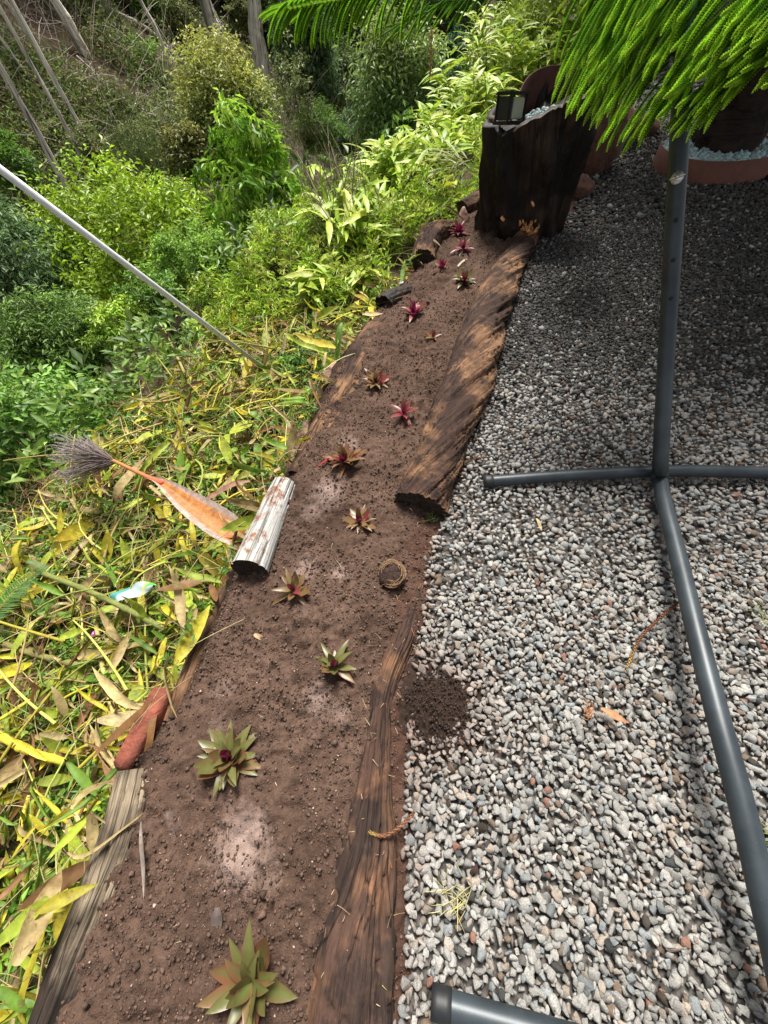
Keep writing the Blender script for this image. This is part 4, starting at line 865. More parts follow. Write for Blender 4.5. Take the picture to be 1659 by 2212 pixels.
# strap leaves left of stump
p = at(1005, 372, -.1); rt = thing('strap_leaf_plant', 'fan of long pale green strap leaves left of the stump', 'plant', p); b = Bag()
for i in range(46):
    a = rng.uniform(1.8, 4.4); e = rng.uniform(.05, .7); d = np.array([[math.cos(a) * math.cos(e), math.sin(a) * math.cos(e), math.sin(e)]]); L = rng.uniform(.3, .55)
    b.add(*scatter(*leaf_t(5, lance(.028), .35, .3), np.array([[-.02, .0, .05]]) + rng.normal(size=(1, 3)) * .03, rotm(d, np.array([[0, 0, 1.0]])), np.array([[L, L, L]]), np.array([[.33, .37, .10]]) * rng.uniform(.7, 1.2)))
ob('leaves', b.mesh('leaves', True), MAT['leaf'], rt)

# tall trunks on the far slope
def trunk(label, pts, w, name='bare_tree', group='tall pale trunks on the far slope', crown=None):
    foot = hit(*pts[-1]); P_ = [above(x, y, foot) for x, y in pts[:-1]][::-1]; path = [foot - [0, 0, .3]] + P_
    # carry on above the frame
    d = path[-1] - path[-2]; d /= np.linalg.norm(d); path.append(path[-1] + d * 4)
    s = depth(foot); r0 = w * s / F_ / 2; n = 40; pp = catmull(path, n) - foot; pp[:, :2] += (fbm(P3(np.linspace(0, 4, n), w, 0), 3)[:, None] * r0 * .25)
    root = thing(name, label, 'tree', foot, group); V, uv, _, _ = log_mesh(pp, np.linspace(r0 * 1.15, r0 * .7, 12), w * 3.3 + pts[0][0], amp=.12, twist=.1, flat=1, rings=60, sides=14)
    uv = uv * [1, 1]; ob('trunk', mesh('trunk', V.reshape(-1, 3), grid_faces(V.shape[0], V.shape[1]), uv=uv, smooth=True), MAT['trunk'], root)
    for i in range(6):
        b = Bag(); q = pp[rng.integers(14, n)]; a = rng.uniform(0, 6.283); L = rng.uniform(.4, 1.6); branch_tube(b, q, q + np.array([math.cos(a), math.sin(a), rng.uniform(-.3, .6)]) * L, r0 * .16, r0 * .04, .12, 4, (.3, .26, .22)); ob('branch', b.mesh('branch'), MAT['bark'], root)
    top = pp[-1] + np.array([0, 0, .5]); (V, Fq, C), _ = crown_mesh((1.6, 1.6, 1.4), 40, 40, .18, .25, OL, seed=int(pts[0][0]) + 5, droop=.9); ob('crown', mesh('crown', V + top, Fq, C), MAT['leaf_far'], root)
for lb, pts, w in [('leftmost thin grey trunk leaning into the picture from the left edge', [(0, 145), (80, 285), (162, 445)], 12), ('slender trunk ending right above the bright bushy tree', [(50, 50), (165, 260), (252, 400)], 9), ('thinnest trunk between two leaning trunks', [(55, 115), (135, 260), (205, 397)], 7),
                   ('thick brown trunk at the top left', [(112, -10), (150, 50), (188, 125)], 20), ('pale trunk above the olive conical tree', [(438, -5), (468, 75), (497, 155)], 27), ('tallest whitish trunk right of the conical tree', [(546, -5), (558, 100), (592, 238)], 29), ('very thin stem alongside the tallest whitish trunk', [(555, 20), (575, 110), (592, 182)], 4), ('thin stem beside the pale trunk', [(452, 0), (478, 60), (494, 108)], 5),
                   ('thin stem high at the left edge', [(0, 80), (50, 150), (100, 210)], 5), ('dark thin stem near the upper left corner', [(10, -5), (50, 60), (85, 120)], 7), ('slim grey stem at top between bushes', [(300, -5), (335, 60), (365, 140)], 8), ('slim far stem above the dark forest', [(692, 60), (700, 110), (708, 150)], 4)]:
    trunk(lb, pts, w)
def fallen(label, pts, w, lift=.25):
    P_ = [hit(x, y) + [0, 0, lift] for x, y in pts]; s = depth(P_[0]); r0 = w * s / F_ / 2; root = thing('fallen_branch', label, 'branch', P_[0], 'fallen pale branches on the far slope'); b = Bag()
    n = 24; pp = catmull(P_, n) - P_[0]; V, Fq = tube(pp, np.linspace(r0, r0 * .5, n) * (1 + .2 * rng.normal(size=n)), 8); b.add(V, Fq, (.52, .47, .41)); ob('stem', b.mesh('stem', True), MAT['bark'], root)
    for i in range(9):
        b = Bag(); q = pp[rng.integers(3, n)]; branch_tube(b, q, q + rng.normal(size=3) * [1, 1, .5] * rng.uniform(.3, 1.1), r0 * .35, r0 * .08, .1, 4, (.34, .3, .26)); ob('side_branch', b.mesh('side_branch'), MAT['bark'], root)
for a_ in [('thick fallen pale log across the middle of the far slope', [(205, 215), (262, 226), (330, 262), (388, 292)], 10), ('long fallen branch slanting down from the top', [(240, 35), (320, 75), (360, 110), (398, 148)], 8), ('fallen branch above the smaller olive tree', [(300, 90), (345, 130), (390, 150)], 5), ('bent branch crossing near the left trunks', [(0, 120), (40, 155), (95, 170), (150, 190)], 4), ('thin fallen branch right of the leaning trunks', [(175, 140), (230, 190), (290, 250)], 3), ('short white dead branch in the valley bottom', [(722, 256), (745, 275), (768, 298)], 5), ('small fallen stick on the gully crest', [(600, 295), (625, 315), (648, 328)], 5), ('thin broken branch under the fallen log', [(300, 220), (345, 255), (400, 275)], 3), ('forked grey branch at the top left of the conical tree', [(330, 60), (350, 100), (385, 150)], 4)]:
    fallen(*a_)
def slope_sticks(i):
    px, py = rng.uniform(0, 480), rng.uniform(0, 470); p = hit(px, py); a = rng.uniform(0, 6.283)
    return p + [0, 0, .1], np.array([math.cos(a), math.sin(a), rng.normal(.4, .5)]), float(depth(p)) * rng.uniform(.02, .12)
stems('slope_sticks', 'grey and brown sticks littering the far slope', 1100, slope_sticks, [(.42, .36, .3), (.28, .2, .15), (.52, .47, .41)], .012, 3, 5)
def gully(i):
    t = rng.uniform(); px = 600 + 150 * t + rng.normal() * (20 + 18 * math.sin(t * 3)); py = 245 + 310 * t + rng.normal() * 22; p = hit(px, py); a = rng.uniform(0, 6.283)
    return p + [0, 0, depth(p) * rng.uniform(0, .03)], np.array([math.cos(a) * .6, math.sin(a) * .6, rng.normal(.3, .6)]), float(depth(p)) * rng.uniform(.03, .12)
stems('dry_thicket', 'grey brown tangle of dry stems down the gully', 2400, gully, [(.36, .31, .24), (.26, .20, .15), (.45, .40, .31), (.2, .2, .09)], .006, 3, 6)
# scrub cover on far slope
def scrub(n):
    L = []
    px = rng.uniform(-60, 900, n); py = rng.uniform(-60, 620, n); P_ = []
    gxs = np.linspace(-60, 900, 60); gys = np.linspace(-60, 620, 44); H = np.array([[hit(a_, b_) for a_ in gxs] for b_ in gys])
    i = (px + 60) / 960 * 59; j = (py + 60) / 680 * 43; i0 = i.astype(int).clip(0, 58); j0 = j.astype(int).clip(0, 42); fi = (i - i0)[:, None]; fj = (j - j0)[:, None]
    P_ = (H[j0, i0] * (1 - fi) + H[j0, i0 + 1] * fi) * (1 - fj) + (H[j0 + 1, i0] * (1 - fi) + H[j0 + 1, i0 + 1] * fi) * fj
    P_[:, 2] = terrain(P_[:, 0], P_[:, 1]); k = (vnoise(P_ * [.45, .45, 0] + 3) > .38) & (np.hypot(P_[:, 0], P_[:, 1]) > 13.5); P_ = P_[k]; n = len(P_); tuft = 10
    dist = np.hypot(P_[:, 0], P_[:, 1]); hgt = rng.uniform(0, 1, n) * .5
    cc = np.array([(.17, .25, .06), (.21, .24, .08), (.23, .19, .09), (.13, .22, .05)])[rng.integers(4, size=n)] * rng.uniform(.5, 1.3, (n, 1))
    pos = np.repeat(P_ + P3(0 * hgt, 0, hgt), tuft, 0) + rng.normal(size=(n * tuft, 3)) * .28; a = rng.uniform(0, 6.283, n * tuft); e = rng.normal(.2, .6, n * tuft)
    LL = np.repeat(.08 + dist * .004, tuft) * rng.uniform(.6, 1.3, n * tuft); d = np.stack([np.cos(a) * np.cos(e), np.sin(a) * np.cos(e), np.sin(e)], -1)
    return scatter(*DIAM, pos, rotm(d, rng.normal(size=(n * tuft, 3)) + [0, 0, 1]), np.stack([LL * .32, LL, LL], -1), np.repeat(cc, tuft, 0) * rng.uniform(.7, 1.3, (n * tuft, 1)))
V, Fq, C = scrub(17000)
tag(ob('scrub_cover', mesh('scrub_cover', V, Fq, C), MAT['leaf_far']), 'dull olive undergrowth covering the far slope', 'undergrowth', kind='stuff')

# distant forest: individuals sharing a few crown meshes
kinds = []
for i in range(5):
    cols = [DK, [(.09, .17, .05), (.12, .21, .06)], TL, DK, [(.11, .17, .045), (.15, .21, .06)]][i]
    (V, Fq, C), cl = crown_mesh((1.9, 1.9, 2.5), 170, 40, .30, .4, cols, seed=200 + i, jag=.45, droop=.3); cm = mesh('crown', V + [0, 0, 4.2], Fq, C); cm.materials.append(MAT['leaf_far'])
    b = Bag(); branch_tube(b, np.array([0, 0, -.5]), np.array([0, 0, 4.5]), .13, .05, .02, 7, (.2, .17, .14))
    for j in rng.choice(len(cl), 12, False): branch_tube(b, np.array([0, 0, rng.uniform(1.5, 3.5)]), cl[j] + [0, 0, 4.2], .04, .01, .05, 4, (.2, .17, .14))
    tm = b.mesh('trunk', True); tm.materials.append(MAT['bark']); kinds.append((cm, tm))
FL = ['dark evergreen tree in the forest closing the valley', 'mid green tree in the forest closing the valley', 'blue green tree in the forest closing the valley', 'dark spreading tree in the forest closing the valley', 'olive green tree in the forest closing the valley']
fr = np.random.default_rng(5)
RG = ['at the valley head', 'above the pale airy tree', 'right of the tallest whitish trunk', 'behind the twin pale trunks', 'on the top left skyline', 'in the ravine bottom', 'behind the ginger thicket']
KN = ['dark evergreen', 'mid green', 'blue green', 'dark spreading', 'olive green']
def forest_tree(p, s, kd, label=None, group='trees of the distant forest'):
    root = thing('forest_tree', label or FL[kd], 'tree', p, group); root.scale = (s, s, s * fr.uniform(.9, 1.25)); root.rotation_euler = (0, 0, fr.uniform(0, 6))
    for nm, m in zip(('crown', 'trunk'), kinds[kd]): o = bpy.data.objects.new(nm, m); COL.objects.link(o); o.parent = root
for ri, (px, py, n, sx, sy) in enumerate([(740, 60, 26, 130, 90), (900, 60, 14, 90, 70), (600, 20, 12, 70, 40), (420, -10, 12, 160, 40), (150, -20, 14, 170, 40), (730, 200, 12, 60, 70), (1050, 20, 6, 90, 40)]):
    for i in range(n):
        x_, y_ = px + fr.uniform(-1, 1) * sx, py + fr.uniform(-1, 1) * sy; p = hit(x_, y_ + 30)
        if depth(p) < 17 or np.hypot(p[0], p[1]) > 95: continue
        kd = int(fr.integers(5)); sz = fr.uniform(.55, 1.0); forest_tree(p, sz, kd, ('small ' if sz < .7 else 'medium ' if sz < .85 else 'tall ') + KN[kd] + ' tree ' + RG[ri] + (', near row' if depth(p) < 26 else ', middle row' if depth(p) < 38 else ', far row'))
for i in range(16):    # screen of trees beyond the gravel at the right
    x_ = fr.uniform(5, 22); p = np.array([x_, 9 + fr.uniform(0, 7) + .2 * x_, -.1]); forest_tree(p, fr.uniform(.6, 1.0), int(fr.integers(5)), 'dark tree in the shaded row beyond the gravel terrace', 'trees beyond the gravel')

# ------------------------------------------------------------------ pine
def branchlet_mesh(seed, L=.36, r=.0075, brown=False, nl=470, curve=.05, young=False):
    rg = np.random.default_rng(seed); t = np.linspace(0, 1, nl); a = np.arange(nl) * 2.399
    cz = lambda t: np.stack([curve * np.sin(t * 2.2) * .4, t * L, -curve * t * t], -1)
    ctr = cz(t); rad = r * np.clip(np.minimum(1, (1 - t) * 9 + .25), .2, 1) * np.clip(t * 20 + .4, 0, 1)
    o_ = np.stack([np.cos(a), 0 * a, np.sin(a)], -1); ll = r * 1.35 * np.ones(nl)
    d = o_ * .75 + np.array([0, 1.0, 0]); d /= np.linalg.norm(d, axis=1)[:, None]; pos = ctr + o_ * (rad * .18)[:, None]
    T = np.array([(-.5, 0, 0), (.5, 0, 0), (.22, .7, .18), (-.22, .7, .18), (0, 1.25, .02)]); Fi = np.array([(0, 1, 2), (0, 2, 3), (3, 2, 4)])
    sc = (rad / r)[:, None] * np.stack([ll * .55, ll, ll], -1)
    tip = np.clip((t - .72) / .28, 0, 1)[:, None]
    c = np.array([.13, .30, .022]) * (1 - tip) + np.array([.38, .58, .04]) * tip
    if brown: c = np.array([.24, .11, .05]) * (1 - tip) + np.array([.40, .28, .08]) * tip
    if young: c = c * .4 + np.array([.36, .62, .04]) * .75  # lime growth, brightened further in place of sun the frond misses
    c = c * rg.uniform(.8, 1.25, (nl, 1)); V, Fq, C = scatter(T, Fi, pos, rotm(d, -o_ + [0, .3, 0]), sc, c, None)
    C = C.reshape(nl, 5, 3).copy(); C[:, 4] *= 1.35; b = Bag(); b.add(V, Fq, C.reshape(-1, 3)); tp = np.linspace(0, .985, 14); b.add(*tube(cz(tp), r * .42 * np.linspace(1, .6, 14), 5, False), (.05, .10, .015) if not brown else (.12, .06, .03))
    m = b.mesh('branchlet'); m.materials.append(MAT['pine']); return m
BM = [branchlet_mesh(300 + i, curve=[.04, .08, -.02, .06][i]) for i in range(4)]
base3 = np.array([pc[0] + .02, pc[1] + .0, 0])
root = thing('pine_tree', 'young pine with drooping bright green rope like branchlets over the gravel', 'tree', base3)
tp = [np.zeros(3), np.array([.05, .06, .6]), np.array([.12, .14, 1.4]), np.array([.12, .18, 4.5])]
V, uv, _, _ = log_mesh(tp, [.27, .22, .20, .12], 77, amp=.12, twist=.3, flat=1, rings=90, sides=48)
ob('trunk', mesh('trunk', V.reshape(-1, 3), grid_faces(V.shape[0], V.shape[1]), uv=uv, smooth=True), MAT['pinebark'], root)
nbl = 0
BM_LIT = [branchlet_mesh(320 + i, curve=[.04, .08, .02, .06][i], young=True) for i in range(4)]  # lime branchlets with missing sunlight put into their colour
def put_branchlet(tipw, startw, mi=None, sc=1.0, young=False):
    global nbl
    d = tipw - startw; L = np.linalg.norm(d); Rm = rotm(d[None] / L, np.array([[random.gauss(0, .25), random.gauss(0, .25), 1.0]]))[0]
    o = bpy.data.objects.new('branchlet', (BM_LIT if young else BM)[random.randrange(4) if mi is None else mi]); COL.objects.link(o); o.parent = root
    k = L / .36; w = sc * random.uniform(.9, 1.12); o.matrix_local = Matrix.Translation(Vector(startw - base3)) @ Matrix((Rm @ np.diag([w, k, w])).tolist()).to_4x4(); nbl += 1
def pline(pts, f):
    pts = np.array(pts, float); return np.array([np.interp(f, np.linspace(0, 1, len(pts)), pts[:, k]) for k in range(pts.shape[1])])
tipl = [(1212, 165), (1225, 212), (1262, 240), (1310, 262), (1375, 285), (1410, 262), (1470, 245), (1520, 240), (1575, 200), (1625, 200), (1680, 185)]
for i in range(235):     # bright frond over the arm: rows of tips like shingles
    f = random.random(); row = random.random() ** 1.3; tx, ty = pline(tipl, f); 
    tx2, ty2 = tx + row * (260 - 120 * f) * .9 + random.gauss(0, 9), ty - row * (235 + 20 * f) + random.gauss(0, 9)
    Z = 1.10 - .16 * f - .10 * row + random.uniform(-.02, .02); tip = atZ(tx2, ty2, Z)
    ang = 118 - 62 * f   # fan of directions
    ax, ay = tx2 + 300 * math.cos(R(90 - 47 + 0)) * (.75 + .6 * f), ty2 - 300 * (.95 - .35 * f)
    d = atZ(ax, ay, Z * 1.13 + .05) - tip; d /= np.linalg.norm(d); put_branchlet(tip, tip + d * random.uniform(.32, .46), sc=.80, young=random.random() < .3)
for i in range(95):      # shaded layer behind
    f = random.random(); row = random.random(); tx, ty = pline([(1200, 60), (1235, 130), (1260, 190), (1300, 215), (1330, 120)], f); Z = 1.75 + random.uniform(-.1, .15)
    tx += row * 110 + random.gauss(0, 10); ty -= row * 140 - random.gauss(0, 10); tip = atZ(tx, ty, Z); d = atZ(tx + 170, ty - 280, Z * 1.1) - tip; d /= np.linalg.norm(d); put_branchlet(tip, tip + d * .4, sc=1.1)
# tip frond along the top edge
axis = [(612, 22, 2.0), (700, 5, 2.05), (800, -12, 2.1), (950, -40, 2.2)]
for i in range(64):
    f = (i / 63) ** .9; x_, y_, Z = pline(axis, f); st_ = atZ(x_, y_ - 6, Z); side = -1 if i % 2 else 1
    dx, dy = (-42 - 10 * random.random(), 42 + 26 * f + random.uniform(-6, 10)) if side > 0 else (-70, -30)
    tip = atZ(x_ + dx, y_ + dy, Z + .02); put_branchlet(tip, st_ + (st_ - tip) * .2, sc=1.35, young=True)
axis = [(850, 66, 2.3), (950, 20, 2.4), (1050, -15, 2.5), (1180, -60, 2.6)]
for i in range(44):
    f = i / 43; x_, y_, Z = pline(axis, f); st_ = atZ(x_ + 10, y_ - 12, Z); tip = atZ(x_ - 40 + random.uniform(-12, 12), y_ + random.uniform(4, 45) * (1 - .2 * f), Z + .03); put_branchlet(tip, st_ + (st_ - tip) * .5, sc=.95)
print('branchlets', nbl)
# branches of the whorls (woody axes)
def wpath(end, z0): s_ = np.array([.12, .15, z0]); e_ = end - base3; return [s_, s_ * .5 + e_ * .5 + [0, 0, .25], e_]
b = None
ends = [atZ(1480, 20, 1.35), atZ(1400, -60, 1.6), atZ(1640, -10, 1.25), atZ(760, -20, 2.1), atZ(1000, -25, 2.45)]
for e_, z0 in zip(ends, (1.5, 1.9, 1.3, 1.7, 2.0)): bb = Bag(); bb.add(*tube(catmull(wpath(e_, z0), 24), np.linspace(.022, .006, 24), 7), (.09, .06, .04)); ob('branch', bb.mesh('branch', True), MAT['bark'], root)
# unseen upper crown, packed to shade the gravel: joined branchlets on further whorls
b = Bag(); bw = Bag(); pr = np.random.default_rng(9); TT = np.array([(-.5, 0, 0), (.5, 0, 0), (0, 0, .8), (0, 1, -.1)]); TF = np.array([(0, 1, 3), (1, 2, 3), (2, 0, 3)])
for w_ in range(6):
    z0 = 1.75 + w_ * .5; nb = 8; Rr = 2.85 - w_ * .34
    for j in range(nb):
        a = j / nb * 6.283 + w_ * .5; e_ = np.array([math.cos(a) * Rr, math.sin(a) * Rr, z0 + .15 + .0 * Rr])
        if w_ < 4 and 2.6 < a % 6.283 < 3.75: continue  # gap left so sunlight reaches the frond along the top edge
        ew = e_ + base3; cc = (ew - [0, 0, CAMH]) @ M
        path = catmull([np.array([.1, .12, z0]), e_ * .5 + [0, 0, z0 * .5 + .12], e_], 14)
        bw.add(*tube(path, np.linspace(.03, .006, 14), 5, False), (.07, .05, .035))
        m_ = 380; ti = pr.uniform(.10, 1, m_); pos = np.array([np.interp(ti, np.linspace(0, 1, 14), path[:, k]) for k in range(3)]).T; sd = pr.choice([-1, 1], m_)
        fw = np.array([math.cos(a), math.sin(a), 0]); lt_ = np.array([-math.sin(a), math.cos(a), 0]); dd = fw[None] * pr.uniform(.5, 1.0, (m_, 1)) + lt_[None] * (sd * pr.uniform(.5, 1.0, m_))[:, None] + np.array([0, 0, .0]) + pr.normal(size=(m_, 3)) * .08
        LL = pr.uniform(.4, .6, m_) * (1.1 - .5 * ti)
        # keep this joined crown out of the picture
        tipp = pos + dd * LL[:, None] + base3 - [0, 0, CAMH]; cc = tipp @ M; dz = np.maximum(cc[:, 2], .02); py_ = CY + F_ * cc[:, 1] / dz; c2 = (pos + base3 - [0, 0, CAMH]) @ M; py2 = CY + F_ * c2[:, 1] / np.maximum(c2[:, 2], .02); px_ = CX + F_ * cc[:, 0] / dz
        k = ((py_ < -15) & (py2 < -15)) | (cc[:, 2] < .05) | (px_ > 1900)
        if k.sum() < 2: continue
        m2 = int(k.sum()); b.add(*scatter(TT, TF, pos[k], rotm(dd[k], np.repeat([[0, 0, 1.0]], m2, 0)), np.stack([np.full(m2, .045), LL[k], np.full(m2, .03)], -1), np.array([[.05, .11, .015]]) * pr.uniform(.7, 1.3, (m2, 1))))
o = ob('upper_foliage', b.mesh('upper_foliage'), MAT['pine_shade'], root); o['kind'] = 'stuff'
ob('upper_branches', bw.mesh('upper_branches'), MAT['bark'], root)

# ------------------------------------------------------------------ small things
BMB = branchlet_mesh(400, L=.2, r=.0065, brown=True, nl=260, curve=.03)
def twig(pts, z, label, sc=1.0):
    P_ = [at(x, y, z) for x, y in pts]; rt = thing('dead_pine_twig', label, 'twig', P_[0], 'dead brown pine twigs'); n = 330; path = catmull(P_, 40) - P_[0]; L = np.linalg.norm(np.diff(path, axis=0), axis=1).sum(); nl = int(L / .0011)
    t = np.linspace(0, 1, nl); ctr = np.array([np.interp(t, np.linspace(0, 1, 40), path[:, k]) for k in range(3)]).T; tg = np.gradient(ctr, axis=0); tg /= np.linalg.norm(tg, axis=1)[:, None]; a = np.arange(nl) * 2.399
    s1 = np.cross(tg, [0, 0, 1.0]); s2 = np.cross(s1, tg); o_ = s1 * np.cos(a)[:, None] + s2 * np.sin(a)[:, None]; d = o_ * .7 + tg; d /= np.linalg.norm(d, axis=1)[:, None]
    rad = .0095 * sc * np.clip(np.minimum(1, (1 - t) * 8 + .3), .3, 1); T = np.array([(-.42, 0, 0), (.42, 0, 0), (0, 1.3, .1)]); Fi = np.array([(0, 1, 2)]); tip = np.clip((t - .7) / .3, 0, 1)[:, None]; c = np.array([.20, .085, .045]) * (1 - tip) + np.array([.42, .30, .07]) * tip
    b = Bag(); b.add(*scatter(T, Fi, ctr, rotm(d, -o_), rad[:, None] * np.array([1, 1.1, 1]), c * rng.uniform(.7, 1.3, (nl, 1)))); ob('needles', b.mesh('needles'), MAT['straw'], rt); bb = Bag(); bb.add(*tube(path, .0018, 5), (.12, .06, .03)); ob('twig_stem', bb.mesh('twig_stem'), MAT['straw'], rt)
twig([(1466, 1300), (1420, 1340), (1382, 1380), (1352, 1448)], .058, 'long brown pine twig with a yellow tip beside the hammock beam')
twig([(895, 1755), (865, 1785), (830, 1805), (797, 1798)], .045, 'curled brown pine twig lying between the near log and the gravel')
twig([(1060, 988), (1030, 990), (995, 1000)], .035, 'short pine twig on the gravel above the cross foot', .8)
twig([(190, 1775), (215, 1770), (240, 1778)], -.15, 'rust coloured pine twig poking from under the near left log')
def leaf_obj(name, px, py, z, L, w, yaw, col, label, cat='leaf', bend=.3, mat='litter', pitch=0.05):
    T, Fi = leaf_t(8, lance(w), bend, .5, .02); c = np.array(col) * (.7 + .6 * vnoise(T * 7 + px))[:, None]; o = ob(name, mesh(name, T, Fi, c, smooth=True), MAT[mat]); d = np.array([[math.cos(yaw) * math.cos(pitch), math.sin(yaw) * math.cos(pitch), math.sin(pitch)]])
    o.matrix_world = Matrix.Translation(Vector(at(px, py, z))) @ Matrix((rotm(d, np.array([[0.1, 0, 1.0]]))[0] * L).tolist()).to_4x4(); return tag(o, label, cat)
leaf_obj('bark_strip', 1298, 1530, .04, .07, .16, R(-42), (.50, .22, .10), 'curled orange brown bark strip on the gravel', 'bark strip', -.2)
leaf_obj('fallen_leaf', 548, 1370, .05, .045, .2, R(-30), (.42, .28, .15), 'small tan leaf on the soil above the broad green rosette')
leaf_obj('fallen_leaf', 1158, 1120, .035, .05, .15, R(-80), (.55, .45, .22), 'narrow cream leaf on the gravel below the cross foot')
leaf_obj('fallen_leaf', 715, 990, .05, .07, .08, R(200), (.35, .02, .03), 'thin crimson leaf on the soil beside the bronze rosette')
leaf_obj('fallen_leaf', 1010, 560, .05, .15, .07, R(215), (.5, .42, .3), 'long pale dead leaf below the crimson rosette')
leaf_obj('fallen_leaf', 985, 400, .1, .14, .35, R(120), (.5, .55, .02), 'bright yellow heart shaped leaf left of the stump')
leaf_obj('flat_stick', 305, 1775, .05, .16, .035, R(-72), (.22, .18, .15), 'grey flat splinter of wood on the soil near the left log', 'stick', .0)
leaf_obj('fallen_leaf', 470, 1960, .04, .05, .3, R(-85), (.16, .12, .11), 'dark grey teardrop leaf on the soil of the near bed')
leaf_obj('fallen_leaf', 540, 1040, -.18, .30, .07, R(190), (.30, .16, .11), 'long brown curled leaf touching the bleached log')
# dry grass tufts on gravel
for px, py, n, lb, col, h in [(985, 1935, 34, 'dry straw grass tuft on the gravel near the half buried log', (.5, .45, .2), .045), (1270, 1538, 26, 'tiny orange dried sprig on the gravel', (.45, .17, .05), .02), (1648, 1800, 22, 'green weed tuft at the right edge behind the beam', (.2, .28, .05), .07), (1640, 1330, 16, 'small pale grass tuft right of the beam', (.33, .36, .12), .04), (930, 1122, 14, 'small green weed at the end of the twisted log', (.1, .2, .03), .03), (812, 2090, 6, 'three green grass blades lying on the half buried log', (.3, .36, .1), .04)]:
    p = at(px, py, .015); rt = thing('grass_tuft', lb, 'grass tuft', p); b = Bag()
    for i in range(n):
        a = rng.uniform(0, 6.283); d = np.array([math.cos(a), math.sin(a), rng.uniform(.1, .8)]); q = np.array([*(rng.normal(size=2) * h * .4), 0.005]); L = h * rng.uniform(.5, 1.2)
        b.add(*tube(np.array([q, q + d * L * .6, q + d * L + [0, 0, -.1 * L]]), [.0009, .0008, .0003], 4, False), np.array(col) * rng.uniform(.7, 1.2))
    ob('blades', b.mesh('blades'), MAT['straw'], rt)
# cane stalks in the heap
def stalk(pts, h, w, col, label, name='cut_cane'):
    P_ = [hit(x, y) for x, y in pts]; P_ = [p_ + np.array([0, 0, h_]) for p_, h_ in zip(P_, h)]; o0 = P_[0]; path = catmull(P_, 30) - o0; r_ = w * np.ones(30); r_[::5] *= 1.25
    V, Fq = tube(path, r_, 12); b = Bag(); b.add(V, Fq, np.array(col)); c = b.C[0] = np.array(col) * (.8 + .4 * vnoise(V * [30, 30, 30]))[:, None]; return tag(ob(name, b.mesh(name, True), MAT['straw'], loc=o0), label, 'cane', 'cut canes in the heap')
stalk([(160, 1275), (280, 1325), (400, 1385)], (.22, .24, .16), .013, (.17, .19, .05), 'thick olive cane slanting across the heap above the wrapper')
stalk([(82, 1415), (140, 1435), (225, 1455)], (.2, .2, .15), .013, (.2, .18, .06), 'shorter curved cane below the thick olive cane')
stalk([(0, 2080), (60, 2085), (130, 2090)], (.2, .2, .2), .014, (.52, .45, .16), 'pale yellow cane at the bottom left beside the near log')
stalk([(0, 2010), (60, 2090), (90, 2180), (110, 2260)], (.2, .25, .3, .3), .007, (.48, .44, .2), 'arching pale stem over the bottom left corner')
stalk([(215, 1160), (255, 1420), (285, 1560)], (.15, .14, .12), .010, (.45, .38, .14), 'yellow cane running down the heap towards the red block')
stalk([(20, 1560), (120, 1620), (200, 1650)], (.18, .2, .16), .014, (.52, .42, .04), 'bright yellow cane left of the red block')
stalk([(300, 1020), (420, 1100), (440, 1110)], (.08, .08, .05), .006, (.3, .2, .1), 'thin brown cane under the palm bract')
stalk([(360, 720), (400, 800), (420, 850)], (.15, .18, .15), .010, (.3, .27, .08), 'cane under the pole among the upper leaves')
stalk([(300, 700), (250, 780), (200, 800)], (.25, .3, .3), .008, (.28, .28, .07), 'leaning cane carrying the big lime leaf')

# palm bract with its broom
def S3(px, py, h): p_ = hit(px, py); return p_ + np.array([0, 0, h])
pA, pB, pC, pD = at(520, 1163, -.16), at(420, 1096, -.14), at(352, 1045, -.12), at(318, 1030, -.14)
rt = thing('palm_flower_stalk', 'dead palm flower stalk with orange bract and grey broom lying on the heap', 'palm stalk', pB)
axis = catmull([pD, pC, pB, pA], 26); T_, A_, B_ = frames(axis); nw = 17; Vb = []; Cb = []
for i, f in enumerate(np.linspace(0, 1, 26)):
    hw = .012 + .058 * sstep(.1, .85, f) * (1 - .25 * sstep(.9, 1, f)); j = np.linspace(-1, 1, nw)
    Vb.append(axis[i][None] + A_[i][None] * (j * hw)[:, None] + B_[i][None] * (np.abs(j) ** 2 * hw * .45 + .004 * fbm(P3(j * 3, f * 3, 2), 2))[:, None]); ed = sstep(.62 - .15 * math.sin(f * 3), .75, np.abs(j))[:, None]
    cen = np.array([.50, .20, .06]) * (.75 + .4 * vnoise(P3(j * 14, f * 2, 3)))[:, None]; cen = cen * (1 - sstep(.2, 0, f)) + np.array([.42, .09, .04]) * sstep(.2, 0, f); Cb.append(cen * (1 - ed) + np.array([.48, .38, .34]) * ed)
ob('bract', mesh('bract', np.array(Vb).reshape(-1, 3) - pB, grid_faces(26, nw), np.array(Cb).reshape(-1, 3), smooth=True), MAT['litter'], rt)
b = Bag(); stp = catmull([pC, pD, atZ(262, 1003, 2.06), atZ(222, 984, 2.14)], 20) - pB; V, Fq = tube(stp, np.linspace(.013, .008, 20), 10); cc = np.repeat(np.linspace(0, 1, 20), 10); cc = np.r_[cc, 0, 1][:, None]; b.add(V, Fq, np.array([.45, .09, .04]) * (1 - cc) + np.array([.36, .24, .08]) * cc); ob('stalk', b.mesh('stalk', True), MAT['straw'], rt)
b = Bag(); s0 = stp[-6:]
